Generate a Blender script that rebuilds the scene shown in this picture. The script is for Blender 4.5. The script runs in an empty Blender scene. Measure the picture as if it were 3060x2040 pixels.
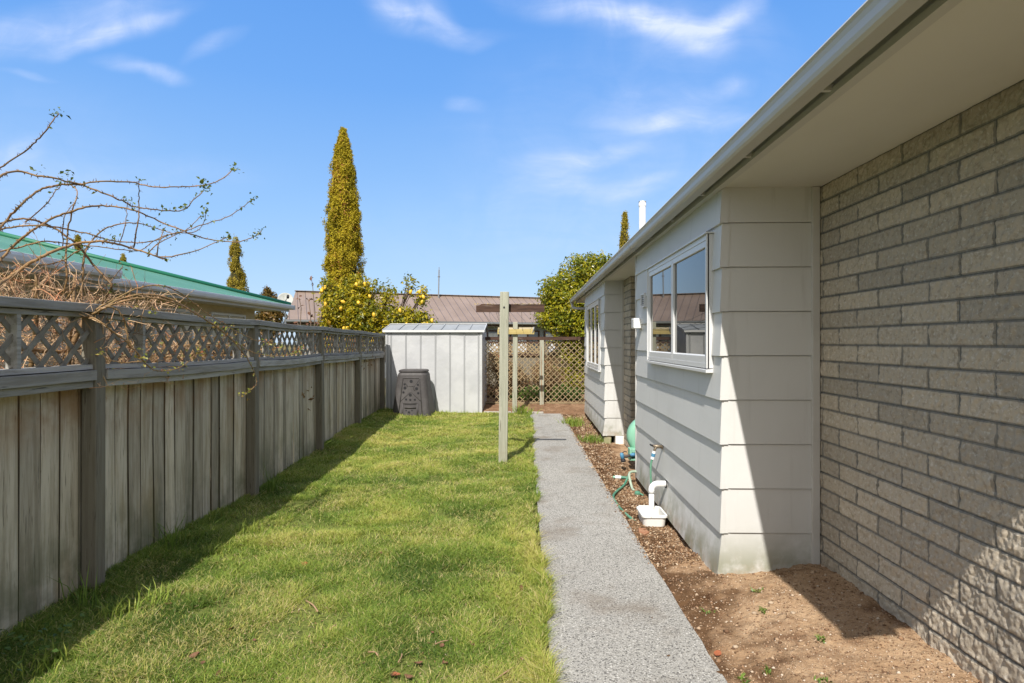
import bpy, math
import numpy as np
from mathutils import Vector, Matrix

S = bpy.context.scene
COL = S.collection
rng = np.random.default_rng(7)
R = math.radians

# ------------------------------------------------------------------ camera, sky, sun, exposure
CAM_Z = 1.54
TH = 0.0261                      # the camera looks 1.5 degrees to the left of the house's long axis
FPX, CX, CY = 1803.0, 1530.0, 1022.0
cam_d = bpy.data.cameras.new('camera')
cam_d.sensor_fit = 'HORIZONTAL'
cam_d.sensor_width = 36.0
cam_d.lens = 36.0 * FPX / 3060.0
cam_d.shift_y = 2.0 / 3060.0
cam_d.clip_start = 0.05
cam_d.clip_end = 3000
cam = bpy.data.objects.new('camera', cam_d)
COL.objects.link(cam)
cam.location = (0, 0, CAM_Z)
cam.rotation_euler = (R(90), 0, TH)
S.camera = cam

SUN = Vector((-0.195, -0.86, 1.0)).normalized()
SUN_EL = math.asin(SUN.z)
SUN_ROT = math.atan2(SUN.x, SUN.y)
sd = bpy.data.lights.new('sun', 'SUN')
sd.energy = 4.55
sd.angle = R(0.53)
sd.color = (1.0, 0.955, 0.885)
sun = bpy.data.objects.new('sun', sd)
COL.objects.link(sun)
sun.location = (-4, -10, 14)
sun.rotation_euler = (-SUN).to_track_quat('-Z', 'Y').to_euler()

S.view_settings.view_transform = 'Standard'
S.view_settings.look = 'None'
S.view_settings.gamma = 1
S.view_settings.exposure = 0.5
S.cycles.max_bounces = 8
S.cycles.diffuse_bounces = 4
S.cycles.glossy_bounces = 4
S.cycles.transparent_max_bounces = 12
S.cycles.use_denoising = True


def ratio(px):
    u = (px - CX) / FPX
    return u, (u * math.cos(TH) - math.sin(TH)) / (u * math.sin(TH) + math.cos(TH))


def P(px, py, d):
    """a point of the place seen at (px, py) of the photograph, d metres in front of the camera"""
    u = (px - CX) / FPX
    v = (CY - py) / FPX
    return (d * (u * math.cos(TH) - math.sin(TH)), d * (u * math.sin(TH) + math.cos(TH)), CAM_Z + v * d)


def PX(px, py, X):
    u = (px - CX) / FPX
    return P(px, py, X / (u * math.cos(TH) - math.sin(TH)))


class NT:
    def __init__(self, nt):
        self.t = nt
        nt.nodes.clear()

    def n(self, typ, ins=None, **pr):
        x = self.t.nodes.new(typ)
        for k, v in pr.items():
            setattr(x, k, v)
        for k, v in (ins or {}).items():
            s = x.inputs[k]
            if isinstance(v, bpy.types.NodeSocket):
                self.t.links.new(v, s)
            else:
                s.default_value = v
        return x

    def math(self, op, a, b=0.0, c=0.0, clamp=False):
        return self.n('ShaderNodeMath', {0: a, 1: b, 2: c}, operation=op, use_clamp=clamp).outputs[0]

    def mix(self, f, a, b, mode='MIX'):
        x = self.n('ShaderNodeMix', data_type='RGBA', blend_type=mode)
        for i, v in ((0, f), (6, a), (7, b)):
            if isinstance(v, bpy.types.NodeSocket):
                self.t.links.new(v, x.inputs[i])
            else:
                x.inputs[i].default_value = v if i == 0 else (v if len(v) == 4 else (*v, 1))
        return x.outputs[2]

    def noise(self, vec, scale, detail=3, rough=0.55, dist=0.0):
        return self.n('ShaderNodeTexNoise', {'Vector': vec, 'Scale': scale, 'Detail': detail, 'Roughness': rough, 'Distortion': dist}).outputs[0]

    def ramp(self, f, lo, hi, a=0.0, b=1.0):
        return self.n('ShaderNodeMapRange', {0: f, 1: lo, 2: hi, 3: a, 4: b}, clamp=True, interpolation_type='SMOOTHSTEP').outputs[0]

    def scale(self, vec, s):
        return self.n('ShaderNodeVectorMath', {0: vec, 1: s}, operation='MULTIPLY').outputs[0]


# the sky
W = bpy.data.worlds.new('World')
S.world = W
W.use_nodes = True
w = NT(W.node_tree)
sky = w.n('ShaderNodeTexSky', sky_type='NISHITA', sun_disc=False)
sky.sun_elevation = SUN_EL
sky.sun_rotation = SUN_ROT
sky.altitude = 50
sky.air_density = 1.0
sky.dust_density = 0.6
sky.ozone_density = 2.2
geo = w.n('ShaderNodeTexCoord').outputs['Generated']
sp = w.n('ShaderNodeSeparateXYZ', {0: geo})
yy = w.math('MAXIMUM', sp.outputs[1], 0.02)
pq = w.n('ShaderNodeCombineXYZ', {0: w.math('DIVIDE', sp.outputs[0], yy), 1: w.math('DIVIDE', sp.outputs[2], yy), 2: 0.0}).outputs[0]
front = w.ramp(sp.outputs[1], 0.05, 0.25)
CLOUDS = [  # direction of the centre, half sizes, tilt, strength of each wisp of cirrus
    (190, 70, 360, 62, 9, .55), (330, 108, 200, 26, 10, .5), (640, 135, 100, 22, 26, .36),
    (500, 60, 120, 22, 22, .25), (420, 196, 110, 18, -10, .34), (500, 226, 60, 20, -22, .4), (95, 225, 80, 12, -8, .28),
    (1215, 45, 150, 55, -18, .5), (1260, 55, 140, 18, -14, .42), (1380, 106, 160, 24, 2, .4), (1140, 10, 90, 40, -30, .3),
    (1760, 25, 240, 48, -14, .6), (1900, 55, 200, 40, -20, .55), (2060, 110, 130, 44, -28, .62), (2160, 62, 130, 36, 36, .6), (2000, 75, 280, 90, -10, .3),
    (2030, 350, 240, 30, 0, .55), (2080, 320, 120, 40, 12, .4), (2205, 250, 46, 26, 0, .5), (1960, 270, 160, 30, 4, .24),
    (1640, 492, 140, 34, 6, .5), (1660, 548, 120, 26, 0, .6), (1790, 460, 130, 26, 14, .4), (1880, 560, 160, 24, 8, .32),
    (1385, 305, 70, 22, 0, .3), (10, 475, 110, 40, 12, .42), (1900, 440, 560, 260, 5, .22), (60, 500, 420, 200, 0, .16),
    (1700, 700, 700, 120, 0, .16), (300, 560, 500, 60, 4, .2),
]
tot = None
warp = w.n('ShaderNodeTexNoise', {'Vector': pq, 'Scale': 5.0, 'Detail': 3.0}, noise_dimensions='2D').outputs[1]
wv = w.n('ShaderNodeVectorMath', {0: warp, 1: (.5, .5, .5)}, operation='SUBTRACT').outputs[0]
pqw = w.n('ShaderNodeVectorMath', {0: wv, 1: (.10, .06, 0), 2: pq}, operation='MULTIPLY_ADD').outputs[0]
for cx, cy, a, b, ang, st in CLOUDS:
    u, r = ratio(cx)
    q = (CY - cy) / FPX / (u * math.sin(TH) + math.cos(TH))
    m = w.n('ShaderNodeMapping', {'Vector': pqw, 'Location': (r, q, 0), 'Rotation': (0, 0, R(ang)), 'Scale': (a / FPX * 1.45, b / FPX * 1.85, 1)}, vector_type='TEXTURE').outputs[0]
    ln = w.n('ShaderNodeVectorMath', {0: m}, operation='LENGTH').outputs[1]
    g = w.ramp(ln, 1.0, 0.0)
    tot = w.math('MULTIPLY', g, st * .75) if tot is None else w.math('MULTIPLY_ADD', g, st * .75, tot)
wsp = w.n('ShaderNodeMapping', {'Vector': pqw, 'Rotation': (0, 0, R(12)), 'Scale': (3.0, 16.0, 1)}).outputs[0]
nz = w.noise(wsp, 1.6, 7, 0.62, 0.6)
nz2 = w.noise(pq, 9.0, 5, 0.6, 0.8)
wis = w.math('MULTIPLY', w.ramp(nz, .2, .85, .5, 1.25), w.ramp(nz2, .25, .75, .5, 1.3))
cl = w.math('MULTIPLY', w.math('MULTIPLY', tot, wis), front)
cl = w.math('MINIMUM', cl, 0.85)
cr = w.n('ShaderNodeValToRGB', {0: sp.outputs[2]})
el = cr.color_ramp.elements
SKYC = [(0.0, (4.5, 5.8, 7.4)), (0.08, (3.4, 5.1, 7.4)), (0.2, (2.4, 4.4, 7.5)), (0.38, (1.25, 3.25, 7.3)), (0.6, (0.7, 2.5, 6.8)), (1.0, (0.6, 2.1, 5.8))]
while len(el) < len(SKYC):
    el.new(0.5)
for e, (z, c) in zip(el, SKYC):
    e.position = z
    e.color = (c[0] / 10, c[1] / 10, c[2] / 10, 1)
crb = w.n('ShaderNodeVectorMath', {0: cr.outputs[0], 1: (10, 10, 10)}, operation='MULTIPLY').outputs[0]
hsv = w.mix(0.8, sky.outputs[0], crb)
# pale veil added out of view on the sun's side, to brighten and neutralise shade
sdot = w.n('ShaderNodeVectorMath', {0: geo, 1: tuple(SUN)}, operation='DOT_PRODUCT').outputs[1]
hsv = w.mix(w.ramp(sdot, 0.0, 0.7, 0.0, 0.92), hsv, (6.15, 6.2, 6.25, 1))
skyc = w.mix(cl, hsv, (6.0, 6.6, 8.3, 1))
bg = w.n('ShaderNodeBackground', {'Color': skyc, 'Strength': 0.1})
w.n('ShaderNodeOutputWorld', {'Surface': bg.outputs[0]})


# ------------------------------------------------------------------ helpers
def material(name, cols, rough=0.8, spec=0.3, bump=None, tint=None, metal=0.0, coords='Object', trans=0.0, stains=None, sheen=None):
    """cols: base colour then layers (colour, scale, stretch, lo, hi, strength); bump: list of (scale, stretch, height in m)
    tint: (attribute, dark colour multiplier, bright colour multiplier)"""
    m = bpy.data.materials.new(name)
    m.use_nodes = True
    t = NT(m.node_tree)
    vec = t.n('ShaderNodeTexCoord').outputs[coords]
    base = cols[0]
    c = t.n('ShaderNodeRGB').outputs[0]
    c.default_value = (*base, 1)
    for col, sc, st, lo, hi, k in cols[1:]:
        f = t.ramp(t.noise(t.scale(vec, st), sc, 4, 0.6), lo, hi, 0.0, k)
        c = t.mix(f, c, col)
    if tint:
        at = t.n('ShaderNodeAttribute', attribute_name=tint[0]).outputs['Fac']
        mul = t.mix(at, tint[1], tint[2])
        c = t.mix(1.0, c, mul, 'MULTIPLY')
    if stains:
        for col, axis, z0, z1, sc, k in stains:
            s3 = t.n('ShaderNodeSeparateXYZ', {0: vec})
            f = t.ramp(s3.outputs[axis], z0, z1, k, 0.0)
            f = t.math('MULTIPLY', f, t.ramp(t.noise(vec, sc, 5, .65), .38, .66))
            c = t.mix(f, c, col)
    p = t.n('ShaderNodeBsdfPrincipled', {'Base Color': c, 'Roughness': rough, 'Specular IOR Level': spec, 'Metallic': metal})
    if bump:
        h = None
        for sc, st, amp in bump:
            x = t.math('MULTIPLY', t.noise(t.scale(vec, st), sc, 4, .6), amp)
            h = x if h is None else t.math('ADD', h, x)
        b = t.n('ShaderNodeBump', {'Height': h, 'Strength': 1.0, 'Distance': 1.0})
        t.t.links.new(b.outputs[0], p.inputs['Normal'])
    out = p.outputs[0]
    if trans:
        tr = t.n('ShaderNodeBsdfTranslucent', {'Color': c})
        out = t.n('ShaderNodeMixShader', {0: trans, 1: p.outputs[0], 2: tr.outputs[0]}).outputs[0]
    t.n('ShaderNodeOutputMaterial', {'Surface': out})
    return m


def leafmat(name, ramp, trans=0.35, rough=0.5, spec=0.35):
    """colour of each leaf from its own 'tint' value along a ramp of colours"""
    m = bpy.data.materials.new(name)
    m.use_nodes = True
    t = NT(m.node_tree)
    at = t.n('ShaderNodeAttribute', attribute_name='tint').outputs['Fac']
    cr = t.n('ShaderNodeValToRGB', {0: at})
    e = cr.color_ramp.elements
    while len(e) < len(ramp):
        e.new(0.5)
    for i, (pos, col) in enumerate(ramp):
        e[i].position = pos
        e[i].color = (*col, 1)
    c = cr.outputs[0]
    p = t.n('ShaderNodeBsdfPrincipled', {'Base Color': c, 'Roughness': rough, 'Specular IOR Level': spec})
    tr = t.n('ShaderNodeBsdfTranslucent', {'Color': c})
    out = t.n('ShaderNodeMixShader', {0: trans, 1: p.outputs[0], 2: tr.outputs[0]}).outputs[0]
    t.n('ShaderNodeOutputMaterial', {'Surface': out})
    return m


def link(o, parent=None, mat=None, local=False):
    COL.objects.link(o)
    if mat is not None:
        o.data.materials.append(mat)
    if parent is not None:
        o.parent = parent
        if not local:
            q, off = parent, Vector((0, 0, 0))
            if parent.parent is None:
                off = parent.location
            o.matrix_parent_inverse = Matrix.Translation(-off)
    return o


def tag(o, label=None, cat=None, group=None, kind=None):
    for k, v in (('label', label), ('category', cat), ('group', group), ('kind', kind)):
        if v:
            o[k] = v
    return o


def thing(name, loc, label, cat, group=None, rz=0.0):
    o = bpy.data.objects.new(name, None)
    o.empty_display_size = 0.2
    COL.objects.link(o)
    o.location = loc
    o.rotation_euler = (0, 0, rz)
    return tag(o, label, cat, group)


def bulk(name, V, quads=None, tris=None, mat=None, parent=None, tint=None, smooth=False, local=False):
    """one mesh from numpy arrays; tint: one value per face (quads first)"""
    me = bpy.data.meshes.new(name)
    V = np.asarray(V, dtype=np.float32)
    idx, starts, n = [], [], 0
    for a, k in ((quads, 4), (tris, 3)):
        if a is not None and len(a):
            a = np.asarray(a, dtype=np.int32)
            idx.append(a.ravel())
            starts.append(n + np.arange(len(a), dtype=np.int32) * k)
            n += a.size
    idx = np.concatenate(idx)
    starts = np.concatenate(starts)
    me.vertices.add(len(V))
    me.vertices.foreach_set('co', V.ravel())
    me.loops.add(len(idx))
    me.loops.foreach_set('vertex_index', idx)
    me.polygons.add(len(starts))
    me.polygons.foreach_set('loop_start', starts)
    me.polygons.foreach_set('use_smooth', np.full(len(starts), smooth))
    if tint is not None:
        at = me.attributes.new('tint', 'FLOAT', 'FACE')
        at.data.foreach_set('value', np.asarray(tint, dtype=np.float32))
    me.update(calc_edges=True)
    return link(bpy.data.objects.new(name, me), parent, mat, local)


class MB:
    def __init__(self):
        self.v, self.f, self.t, self.cur = [], [], [], 0.5

    def face(self, *ids):
        self.f.append(ids)
        self.t.append(self.cur)

    def poly(self, pts):
        b = len(self.v)
        self.v += [tuple(p) for p in pts]
        self.face(*range(b, b + len(pts)))

    def hexa(self, c):
        b = len(self.v)
        self.v += [tuple(p) for p in c]
        for q in ((0, 3, 2, 1), (4, 5, 6, 7), (0, 1, 5, 4), (1, 2, 6, 5), (2, 3, 7, 6), (3, 0, 4, 7)):
            self.face(*[b + i for i in q])

    def box(self, x0, x1, y0, y1, z0, z1):
        self.hexa([(x0, y0, z0), (x1, y0, z0), (x1, y1, z0), (x0, y1, z0), (x0, y0, z1), (x1, y0, z1), (x1, y1, z1), (x0, y1, z1)])

    def beam(self, a, b, wd, ht, up=(0, 0, 1)):
        """a square-edged bar from a to b, wd across and ht along 'up'"""
        a, b, up = Vector(a), Vector(b), Vector(up)
        d = (b - a).normalized()
        s = d.cross(up).normalized() * (wd / 2)
        u = s.cross(d).normalized() * (ht / 2)
        self.hexa([a - s - u, a + s - u, b + s - u, b - s - u, a - s + u, a + s + u, b + s + u, b - s + u])

    def prism(self, prof, y0, y1, axis='y'):
        """closed profile swept along an axis; profile points are (x,z) for y, (y,z) for x, (x,y) for z"""
        b, n = len(self.v), len(prof)
        for t in (y0, y1):
            for p, q in prof:
                self.v.append((p, t, q) if axis == 'y' else (t, p, q) if axis == 'x' else (p, q, t))
        for i in range(n):
            j = (i + 1) % n
            self.face(b + i, b + j, b + n + j, b + n + i)
        self.face(*range(b + n - 1, b - 1, -1))
        self.face(*range(b + n, b + 2 * n))

    def tube(self, pts, rad, n=6, cap=True):
        pts = [Vector(p) for p in pts]
        if not hasattr(rad, '__len__'):
            rad = [rad] * len(pts)
        b = len(self.v)
        nrm = None
        for i, p in enumerate(pts):
            d = (pts[min(i + 1, len(pts) - 1)] - pts[max(i - 1, 0)])
            d = d.normalized() if d.length > 1e-9 else Vector((0, 0, 1))
            if nrm is None:
                nrm = d.orthogonal().normalized()
            else:
                nrm = (nrm - d * nrm.dot(d))
                nrm = nrm.normalized() if nrm.length > 1e-6 else d.orthogonal().normalized()
            bi = d.cross(nrm)
            for k in range(n):
                a = 2 * math.pi * k / n
                self.v.append(tuple(p + (nrm * math.cos(a) + bi * math.sin(a)) * rad[i]))
        for i in range(len(pts) - 1):
            for k in range(n):
                k2 = (k + 1) % n
                self.face(b + i * n + k, b + i * n + k2, b + (i + 1) * n + k2, b + (i + 1) * n + k)
        if cap:
            self.face(*[b + k for k in range(n - 1, -1, -1)])
            e = b + (len(pts) - 1) * n
            self.face(*[e + k for k in range(n)])

    def rings(self, rings, cap=True):
        b, n = len(self.v), len(rings[0])
        for r in rings:
            self.v += [tuple(p) for p in r]
        for i in range(len(rings) - 1):
            for k in range(n):
                k2 = (k + 1) % n
                self.face(b + i * n + k, b + i * n + k2, b + (i + 1) * n + k2, b + (i + 1) * n + k)
        if cap:
            self.face(*[b + k for k in range(n - 1, -1, -1)])
            e = b + (len(rings) - 1) * n
            self.face(*[e + k for k in range(n)])

    def build(self, name, mat, parent=None, smooth=False, bevel=0.0, local=False, autosmooth=None):
        me = bpy.data.meshes.new(name)
        me.from_pydata(self.v, [], self.f)
        at = me.attributes.new('tint', 'FLOAT', 'FACE')
        at.data.foreach_set('value', self.t)
        if smooth:
            me.polygons.foreach_set('use_smooth', [True] * len(me.polygons))
        me.update()
        o = link(bpy.data.objects.new(name, me), parent, mat, local)
        if bevel:
            b = o.modifiers.new('edge', 'BEVEL')
            b.width = bevel
            b.segments = 2
            b.limit_method = 'ANGLE'
            b.angle_limit = R(40)
        return o


def vnoise(ny, nx, cells_y, cells_x, rg=rng):
    """smooth value noise on a grid"""
    g = rg.random((int(cells_y) + 2, int(cells_x) + 2))
    y = np.linspace(0, cells_y, ny, endpoint=False)
    x = np.linspace(0, cells_x, nx, endpoint=False)
    yi, xi = y.astype(int), x.astype(int)
    fy, fx = y - yi, x - xi
    fy, fx = fy * fy * (3 - 2 * fy), fx * fx * (3 - 2 * fx)
    a = g[yi][:, xi] * (1 - fx) + g[yi][:, xi + 1] * fx
    b = g[yi + 1][:, xi] * (1 - fx) + g[yi + 1][:, xi + 1] * fx
    return a * (1 - fy)[:, None] + b * fy[:, None] - 0.5


_G = np.random.default_rng(3).random((512, 512))


def pnoise(x, y, s=1.0, o=0):
    """smooth value noise of world positions"""
    x, y = np.asarray(x) * s + 100.3 + o * 17.7, np.asarray(y) * s + 90.1 + o * 31.3
    xi, yi = np.floor(x).astype(int), np.floor(y).astype(int)
    fx, fy = x - xi, y - yi
    fx, fy = fx * fx * (3 - 2 * fx), fy * fy * (3 - 2 * fy)
    g = lambda i, j: _G[i % 512, j % 512]
    return (g(xi, yi) * (1 - fx) + g(xi + 1, yi) * fx) * (1 - fy) + (g(xi, yi + 1) * (1 - fx) + g(xi + 1, yi + 1) * fx) * fy


def grid_faces(ny, nx, flip=False):
    i = np.arange(ny * nx).reshape(ny, nx)
    q = np.stack([i[:-1, :-1], i[:-1, 1:], i[1:, 1:], i[1:, :-1]], -1).reshape(-1, 4)
    return q[:, ::-1] if flip else q


def unit(a):
    return a / np.maximum(np.linalg.norm(a, axis=-1, keepdims=True), 1e-9)


def leaves(Pt, N, size, aspect=0.45, jitter=0.6, up=0.0, rg=rng, fold=0.15):
    """rhombic leaves at points Pt with mean normals N -> vertices, quads (two per leaf, folded on the midrib)"""
    n = len(Pt)
    N = unit(N + rg.normal(0, jitter, (n, 3)))
    A = rg.normal(0, 1, (n, 3))
    A[:, 2] += up
    A = unit(A - N * np.sum(A * N, 1, keepdims=True))
    B = np.cross(N, A)
    s = (np.asarray(size) * np.ones(n))[:, None]
    h = s * aspect / 2
    base, tip = Pt - A * s / 2, Pt + A * s / 2
    m1 = Pt - A * s * .08
    rt, lf = m1 + B * h + N * s * fold, m1 - B * h + N * s * fold
    V = np.stack([base, rt, tip, lf], 1).reshape(-1, 3)
    q = np.arange(n * 4).reshape(n, 4)
    return V, q


def blades(Pt, hgt, wid, lean, rg=rng, curve=0.5):
    """grass blades: 5 vertices, a quad and a tip triangle each"""
    n = len(Pt)
    az = rg.random(n) * 2 * math.pi
    D = np.stack([np.cos(az), np.sin(az), np.zeros(n)], 1)
    az2 = az + math.pi / 2 + rg.normal(0, .5, n)
    Wd = np.stack([np.cos(az2), np.sin(az2), np.zeros(n)], 1) * (wid / 2)[:, None]
    L = (lean * hgt)[:, None]
    H = np.stack([np.zeros(n), np.zeros(n), hgt], 1)
    mid = Pt + D * L * .35 + H * .6
    tip = Pt + D * L + H
    V = np.stack([Pt - Wd, Pt + Wd, mid + Wd * .8, mid - Wd * .8, tip], 1).reshape(-1, 3)
    b = (np.arange(n) * 5)[:, None]
    return V, b + np.array([[0, 1, 2, 3]]), b + np.array([[3, 2, 4]])

# ------------------------------------------------------------------ materials
WHITE = (0.66, 0.655, 0.64)
M = {}
M['board'] = material('painted fibre cement board', [(0.60, 0.595, 0.575), ((0.51, 0.505, 0.485), 1.3, (1, 1, .5), .45, .75, .5), ((0.72, 0.71, 0.69), 60, (1, 1, 1), .62, .75, .25), ((.40, .39, .36), 7, (1.6, 1.6, .10), .58, .78, .45), ((.25, .23, .2), 26, (1, 1, 1), .76, .79, .6)],
                     rough=0.55, spec=0.3, bump=[(180, (1, 1, .25), .0006), (2.2, (1, 1, 1), .004)],
                     stains=[((0.20, 0.21, 0.13), 2, -0.02, 0.42, 4.0, 1.0), ((0.36, 0.29, 0.21), 2, -0.02, 0.24, 9.0, .9), ((.33, .33, .27), 2, .0, .7, 1.6, .3)])
M['trim'] = material('painted trim', [(0.52, 0.505, 0.475), ((0.44, 0.425, 0.39), 3, (1, .4, 1), .45, .7, .5)], rough=0.5, bump=[(90, (1, .2, 1), .0004)])
M['gutter'] = material('off white metal gutter', [(0.47, 0.465, 0.445), ((0.39, 0.37, 0.335), 5, (1, .25, 1), .5, .75, .6), ((.34, .31, .26), 30, (1, .3, 1), .66, .8, .4)], rough=0.38, spec=0.45, bump=[(1.2, (1, 1, 1), .004)])
M['soffit'] = material('soffit sheet', [(0.63, 0.61, 0.565), ((0.55, 0.53, 0.485), 1.2, (1, .5, 1), .4, .7, .5), ((.10, .08, .06), 9, (1, 1, 1), .78, .8, .5)], rough=0.65, bump=[(1.0, (1, 1, 1), .003)])
M['alu'] = material('white aluminium', [(0.62, 0.62, 0.615), ((0.54, 0.54, 0.53), 6, (1, 1, 1), .5, .8, .3)], rough=0.32, spec=0.5)
M['roofmetal'] = material('grey roof sheet', [(0.25, 0.25, 0.25), ((0.2, 0.2, 0.19), 3, (1, 1, 1), .4, .7, .5)], rough=0.5)
M['block'] = material('split face concrete block', [(0.48, 0.415, 0.325), ((0.30, 0.25, 0.185), 42, (1, 1, 1), .50, .68, .6), ((0.60, 0.55, 0.47), 60, (1, 1, 1), .54, .68, .85),
                      ((0.17, 0.13, 0.10), 75, (1, 1, 1), .66, .74, .7), ((0.66, 0.62, 0.55), 120, (1, 1, 1), .66, .73, .8)],
                      rough=0.95, spec=0.1, tint=('tint', (.27, .31, .37), (1.05, 1.04, 1.03)), bump=[(140, (1, 1, 1), .002)])
M['concrete'] = material('exposed aggregate path', [(0.30, 0.288, 0.262), ((0.38, 0.365, 0.335), 1.1, (1, 1, 1), .4, .7, .5), ((0.06, 0.057, 0.053), 100, (1, 1, 1), .52, .62, .9), ((0.62, 0.60, 0.56), 120, (1, 1, 1), .55, .66, .85),
                         ((.17, .135, .10), 1.6, (1, 1, 1), .50, .72, .6), ((.10, .095, .09), 26, (1, 1, 1), .64, .72, .6)],
                         rough=0.9, spec=0.2, bump=[(75, (1, 1, 1), .008), (16, (1, 1, 1), .006)])
M['kerb'] = material('pale concrete', [(0.42, 0.39, 0.34), ((0.30, 0.28, 0.24), 8, (1, 1, 1), .4, .7, .7)], rough=0.95, bump=[(40, (1, 1, 1), .004)])
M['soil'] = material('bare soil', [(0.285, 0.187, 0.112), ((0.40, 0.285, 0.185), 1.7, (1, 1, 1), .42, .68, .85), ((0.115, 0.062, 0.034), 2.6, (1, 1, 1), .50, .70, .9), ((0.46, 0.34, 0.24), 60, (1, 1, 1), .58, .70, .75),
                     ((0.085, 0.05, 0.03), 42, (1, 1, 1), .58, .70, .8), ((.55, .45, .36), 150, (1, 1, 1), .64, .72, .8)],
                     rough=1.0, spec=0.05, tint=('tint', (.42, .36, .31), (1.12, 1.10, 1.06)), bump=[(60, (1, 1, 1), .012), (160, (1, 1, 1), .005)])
M['soil_dark'] = material('loose mulch soil', [(0.20, 0.115, 0.066), ((0.30, 0.19, 0.115), 3, (1, 1, 1), .45, .65, .8), ((0.07, 0.042, 0.026), 30, (1, 1, 1), .52, .66, .85), ((.42, .31, .22), 70, (1, 1, 1), .6, .7, .7)],
                          rough=1.0, spec=0.05, bump=[(50, (1, 1, 1), .014)])
M['lawn'] = material('lawn soil and thatch', [(0.15, 0.17, 0.045), ((0.23, 0.20, 0.085), 5, (1, 1, 1), .5, .72, .8), ((0.05, 0.07, 0.016), 20, (1, 1, 1), .5, .66, .8), ((.16, .10, .05), 9, (1, 1, 1), .68, .78, .8)], rough=1.0, spec=0.05, bump=[(45, (1, 1, 1), .02)])
M['ground'] = material('yard ground', [(0.14, 0.13, 0.05), ((0.20, 0.14, 0.08), .6, (1, 1, 1), .45, .65, .9), ((0.07, 0.09, 0.025), 3, (1, 1, 1), .5, .7, .8)], rough=1.0, spec=0.05)
WOODC = [(0.43, 0.385, 0.31), ((0.29, 0.25, 0.19), 7, (4, 4, .30), .40, .62, .8), ((0.48, 0.445, 0.38), 11, (4, 4, .22), .52, .72, .7), ((0.30, 0.215, 0.115), 2.2, (1.5, 1.5, .5), .52, .74, .55), ((0.062, 0.050, 0.036), 46, (2.4, 2.4, .10), .60, .70, .75), ((0.10, 0.07, 0.05), 7, (3, 3, 1.0), .71, .76, .8)]
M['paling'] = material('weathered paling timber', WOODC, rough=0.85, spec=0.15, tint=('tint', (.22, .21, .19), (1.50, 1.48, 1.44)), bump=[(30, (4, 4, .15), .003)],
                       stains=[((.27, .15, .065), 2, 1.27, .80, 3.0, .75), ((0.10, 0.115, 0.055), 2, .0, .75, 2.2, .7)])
M['fencerail'] = material('weathered rail timber', [(0.37, 0.355, 0.325), ((0.25, 0.232, 0.20), 7, (4, .3, 4), .42, .62, .8), ((0.36, 0.35, 0.325), 10, (4, .25, 4), .50, .70, .7), ((0.055, 0.05, 0.042), 30, (3, .12, 3), .62, .70, .8)],
                          rough=0.85, spec=0.15, tint=('tint', (.72, .72, .72), (1.2, 1.2, 1.2)), bump=[(30, (4, .15, 4), .003)])
M['fencepost'] = material('weathered post timber', [(0.200, 0.180, 0.140), ((0.135, 0.118, 0.09), 8, (4, 4, .2), .42, .62, .8), ((0.27, 0.25, 0.20), 8, (4, 4, .2), .52, .7, .6), ((0.05, 0.04, 0.03), 40, (2, 2, .1), .62, .7, .8)], rough=0.85, spec=0.15, bump=[(30, (4, 4, .15), .003)])
M['lattice'] = material('weathered lattice', [(0.20, 0.182, 0.148), ((0.27, 0.25, 0.21), 9, (1, 1, 1), .45, .65, .7), ((.11, .095, .075), 25, (1, 1, 1), .55, .7, .6)], rough=0.85, spec=0.15)
M['greenpost'] = material('treated pine post', [(0.365, 0.36, 0.285), ((0.265, 0.268, 0.205), 5, (5, 5, .25), .42, .65, .7), ((0.50, 0.51, 0.40), 8, (5, 5, .2), .52, .72, .6), ((0.30, 0.135, 0.045), 3, (6, 6, .22), .60, .70, .75), ((0.08, 0.06, 0.04), 40, (2, 2, .08), .63, .70, .8)],
                       rough=0.8, spec=0.2, bump=[(26, (4, 4, .12), .004)], stains=[((0.27, 0.24, 0.17), 2, .0, .5, 3, .6)])
M['brownwood'] = material('dark weathered timber', [(0.085, 0.047, 0.033), ((0.04, 0.022, 0.016), 6, (.3, 4, 4), .45, .65, .8), ((0.30, 0.25, 0.21), 7, (.35, 3, 3), .60, .72, .7), ((.03, .02, .016), 30, (.1, 3, 3), .58, .68, .8)], rough=0.85, bump=[(25, (.15, 4, 4), .004)])
M['yellowwood'] = material('yellowed timber', [(0.47, 0.37, 0.15), ((0.38, 0.28, 0.10), 6, (.3, 3, 3), .45, .65, .7), ((0.60, 0.53, 0.30), 9, (.3, 3, 3), .55, .7, .6)], rough=0.8)
M['palewood'] = material('pale timber', [(0.55, 0.47, 0.32), ((0.40, 0.32, 0.2), 6, (.3, 3, 3), .45, .65, .7)], rough=0.8)
M['trellis'] = material('tan trellis timber', [(0.31, 0.235, 0.135), ((0.22, 0.155, 0.085), 8, (1, 1, 1), .45, .65, .7), ((0.42, 0.34, 0.21), 14, (1, 1, 1), .55, .7, .6)], rough=0.8)
M['zinc'] = material('galvanised white steel', [(0.50, 0.502, 0.505), ((0.41, 0.415, 0.425), 1.8, (1, 1, 1), .4, .65, .6), ((.42, .40, .36), 18, (1, 1, .4), .68, .78, .4)], rough=0.42, spec=0.5, bump=[(2.6, (1, 1, 1), .016)])
M['zincroof'] = material('shed roof steel', [(0.27, 0.285, 0.30), ((0.21, 0.225, 0.24), 3, (1, 1, 1), .4, .7, .6)], rough=0.8, spec=0.1)
M['seam'] = material('shed seam steel', [(0.34, 0.345, 0.35)], rough=0.5)
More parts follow.
